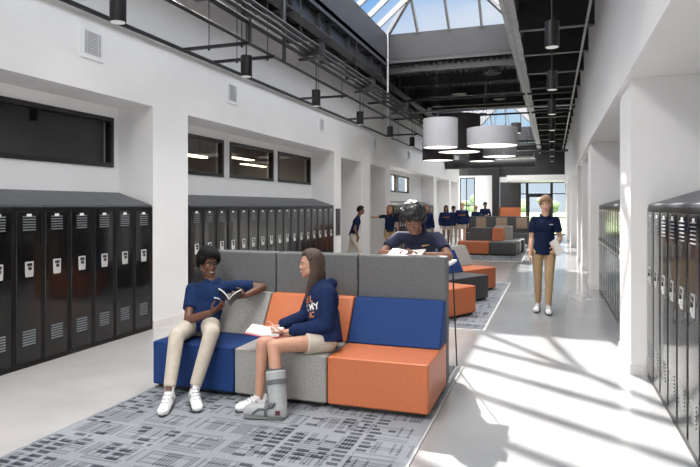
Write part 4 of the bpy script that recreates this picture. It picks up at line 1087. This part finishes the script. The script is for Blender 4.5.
rA, DA = standing('dark haired girl in printed navy hoodie and khaki shorts', at(446, 22.7), 22.7, 1.62, (.3, -.95, 0), SK_D2, H_BLK, 'long', NAVY_H, KHAKI_L, 'long', .45, hood=True)
standing('student in navy partly hidden between the two hoodie wearers', at(453.5, 23.6), 23.6, 1.60, (.3, -.95, 0), SK_D, H_BLK, 'short', NAVY_H, KHAKI_L, 'long', 'long', hood=True)
rB, DB = standing('tall student in printed navy hoodie and khaki shorts beside the far window', at(462, 23.4), 23.4, 1.72, (.3, -.95, 0), SK_L, H_LBRN, 'short', NAVY_H, KHAKI_L, 'long', .45, hood=True, female=False)
text_on(rA, DA, 'ACADEMY', .058, TXT_O, 'hoodie_print', -.145, -.17)
text_on(rB, DB, 'ACADEMY', .060, TXT_O, 'hoodie_print', -.15, -.17)
standing('student in navy standing at the left end of the far banquette', at(475.5, 27.2), 27.2, 1.62, (.6, .8, 0), SK_L, H_LBRN, 'short', NAVY, KHAKI_L, 'long', 'long', female=False)
standing('dark haired student in navy with folded arms behind the far banquette', at(485, 28.4), 28.4, 1.78, (.4, -.9, 0), SK_D, H_BLK, 'short', NAVY, KHAKI, 'long', 'long', female=False, arms='fold')

# ------------------------------------------------------------------ light, sky, camera
sun = bpy.data.lights.new('sun', 'SUN'); sun.energy = 16.5; sun.angle = math.radians(.6); sun.color = (1, .95, .88)
so = bpy.data.objects.new('sun', sun); COL.objects.link(so); so.rotation_euler = V((.525, -1.15, -1)).to_track_quat('-Z', 'Y').to_euler(); so.location = (-5, 20, 20)

SKY_LOW, SKY_HIGH = .85, 7.8
W = bpy.data.worlds.new('World'); S.world = W; W.use_nodes = True
nt = W.node_tree; bg = nt.nodes['Background']; L_ = nt.links.new
tc = nt.nodes.new('ShaderNodeTexCoord'); sep = nt.nodes.new('ShaderNodeSeparateXYZ'); L_(tc.outputs['Generated'], sep.inputs[0])
cr = nt.nodes.new('ShaderNodeValToRGB'); e = cr.color_ramp.elements
e[0].position = .47; e[0].color = (.30, .33, .26, 1); e[1].position = 1.; e[1].color = (.60, .78, 1.0, 1)
for p_, c_ in ((.50, (.80, .90, 1.0, 1)), (.56, (.56, .80, 1.0, 1)), (.66, (.28, .56, 1.0, 1)), (.75, (.40, .66, 1.0, 1))):
    q = e.new(p_); q.color = c_
mr = nt.nodes.new('ShaderNodeMapRange'); mr.inputs['From Min'].default_value = -1; L_(sep.outputs[2], mr.inputs[0]); L_(mr.outputs[0], cr.inputs[0])
nz = nt.nodes.new('ShaderNodeTexNoise'); nz.inputs['Scale'].default_value = 2.2; nz.inputs['Detail'].default_value = 6
mp = nt.nodes.new('ShaderNodeMapping'); mp.inputs['Scale'].default_value = (1, 1, 2.2); L_(tc.outputs['Generated'], mp.inputs[0]); L_(mp.outputs[0], nz.inputs['Vector'])
mr2 = nt.nodes.new('ShaderNodeMapRange'); mr2.inputs['From Min'].default_value = .45; mr2.inputs['From Max'].default_value = .72; L_(nz.outputs['Fac'], mr2.inputs[0])
mx = nt.nodes.new('ShaderNodeMixRGB'); L_(mr2.outputs[0], mx.inputs[0]); L_(cr.outputs[0], mx.inputs[1]); mx.inputs[2].default_value = (1.0, 1.0, 1.0, 1)
# brightness added overhead and behind the camera as fill, blue lower down
hi = nt.nodes.new('ShaderNodeMapRange'); hi.interpolation_type = 'SMOOTHSTEP'; hi.inputs['From Min'].default_value = .50; hi.inputs['From Max'].default_value = .80
hi.inputs['To Min'].default_value = 0; hi.inputs['To Max'].default_value = 1; L_(sep.outputs[2], hi.inputs[0])
bk_ = nt.nodes.new('ShaderNodeMapRange'); bk_.interpolation_type = 'SMOOTHSTEP'; bk_.inputs['From Min'].default_value = .1; bk_.inputs['From Max'].default_value = -.6
L_(sep.outputs[1], bk_.inputs[0])
up_ = nt.nodes.new('ShaderNodeMapRange'); up_.inputs['From Min'].default_value = -.02; up_.inputs['From Max'].default_value = .06; L_(sep.outputs[2], up_.inputs[0])
ml_ = nt.nodes.new('ShaderNodeMath'); ml_.operation = 'MULTIPLY'; L_(bk_.outputs[0], ml_.inputs[0]); L_(up_.outputs[0], ml_.inputs[1])
mxm = nt.nodes.new('ShaderNodeMath'); mxm.operation = 'MAXIMUM'; L_(hi.outputs[0], mxm.inputs[0]); L_(ml_.outputs[0], mxm.inputs[1])
mx2 = nt.nodes.new('ShaderNodeMixRGB'); L_(mxm.outputs[0], mx2.inputs[0]); L_(mx.outputs[0], mx2.inputs[1]); mx2.inputs[2].default_value = (1.0, .985, .965, 1)
st_ = nt.nodes.new('ShaderNodeMapRange'); st_.inputs['To Min'].default_value = SKY_LOW; st_.inputs['To Max'].default_value = SKY_HIGH; L_(mxm.outputs[0], st_.inputs[0])
L_(mx2.outputs[0], bg.inputs[0]); L_(st_.outputs[0], bg.inputs[1])

cam = bpy.data.cameras.new('camera'); co = bpy.data.objects.new('camera', cam); COL.objects.link(co)
cam.sensor_width = 36; cam.lens = 590/700*36; cam.shift_y = -(233.5-206)/700; cam.clip_end = 400
co.location = (0, 0, 1.58); co.rotation_euler = (PI/2, 0, math.atan2(202, 590))
S.camera = co
vs = S.view_settings; vs.view_transform = 'Standard'; vs.look = 'None'; vs.gamma = 1; vs.use_curve_mapping = False; vs.exposure = .06
S.cycles.max_bounces = 10; S.cycles.diffuse_bounces = 6; S.cycles.glossy_bounces = 4; S.cycles.transparent_max_bounces = 16
S.cycles.sample_clamp_indirect = 6; S.cycles.use_denoising = True
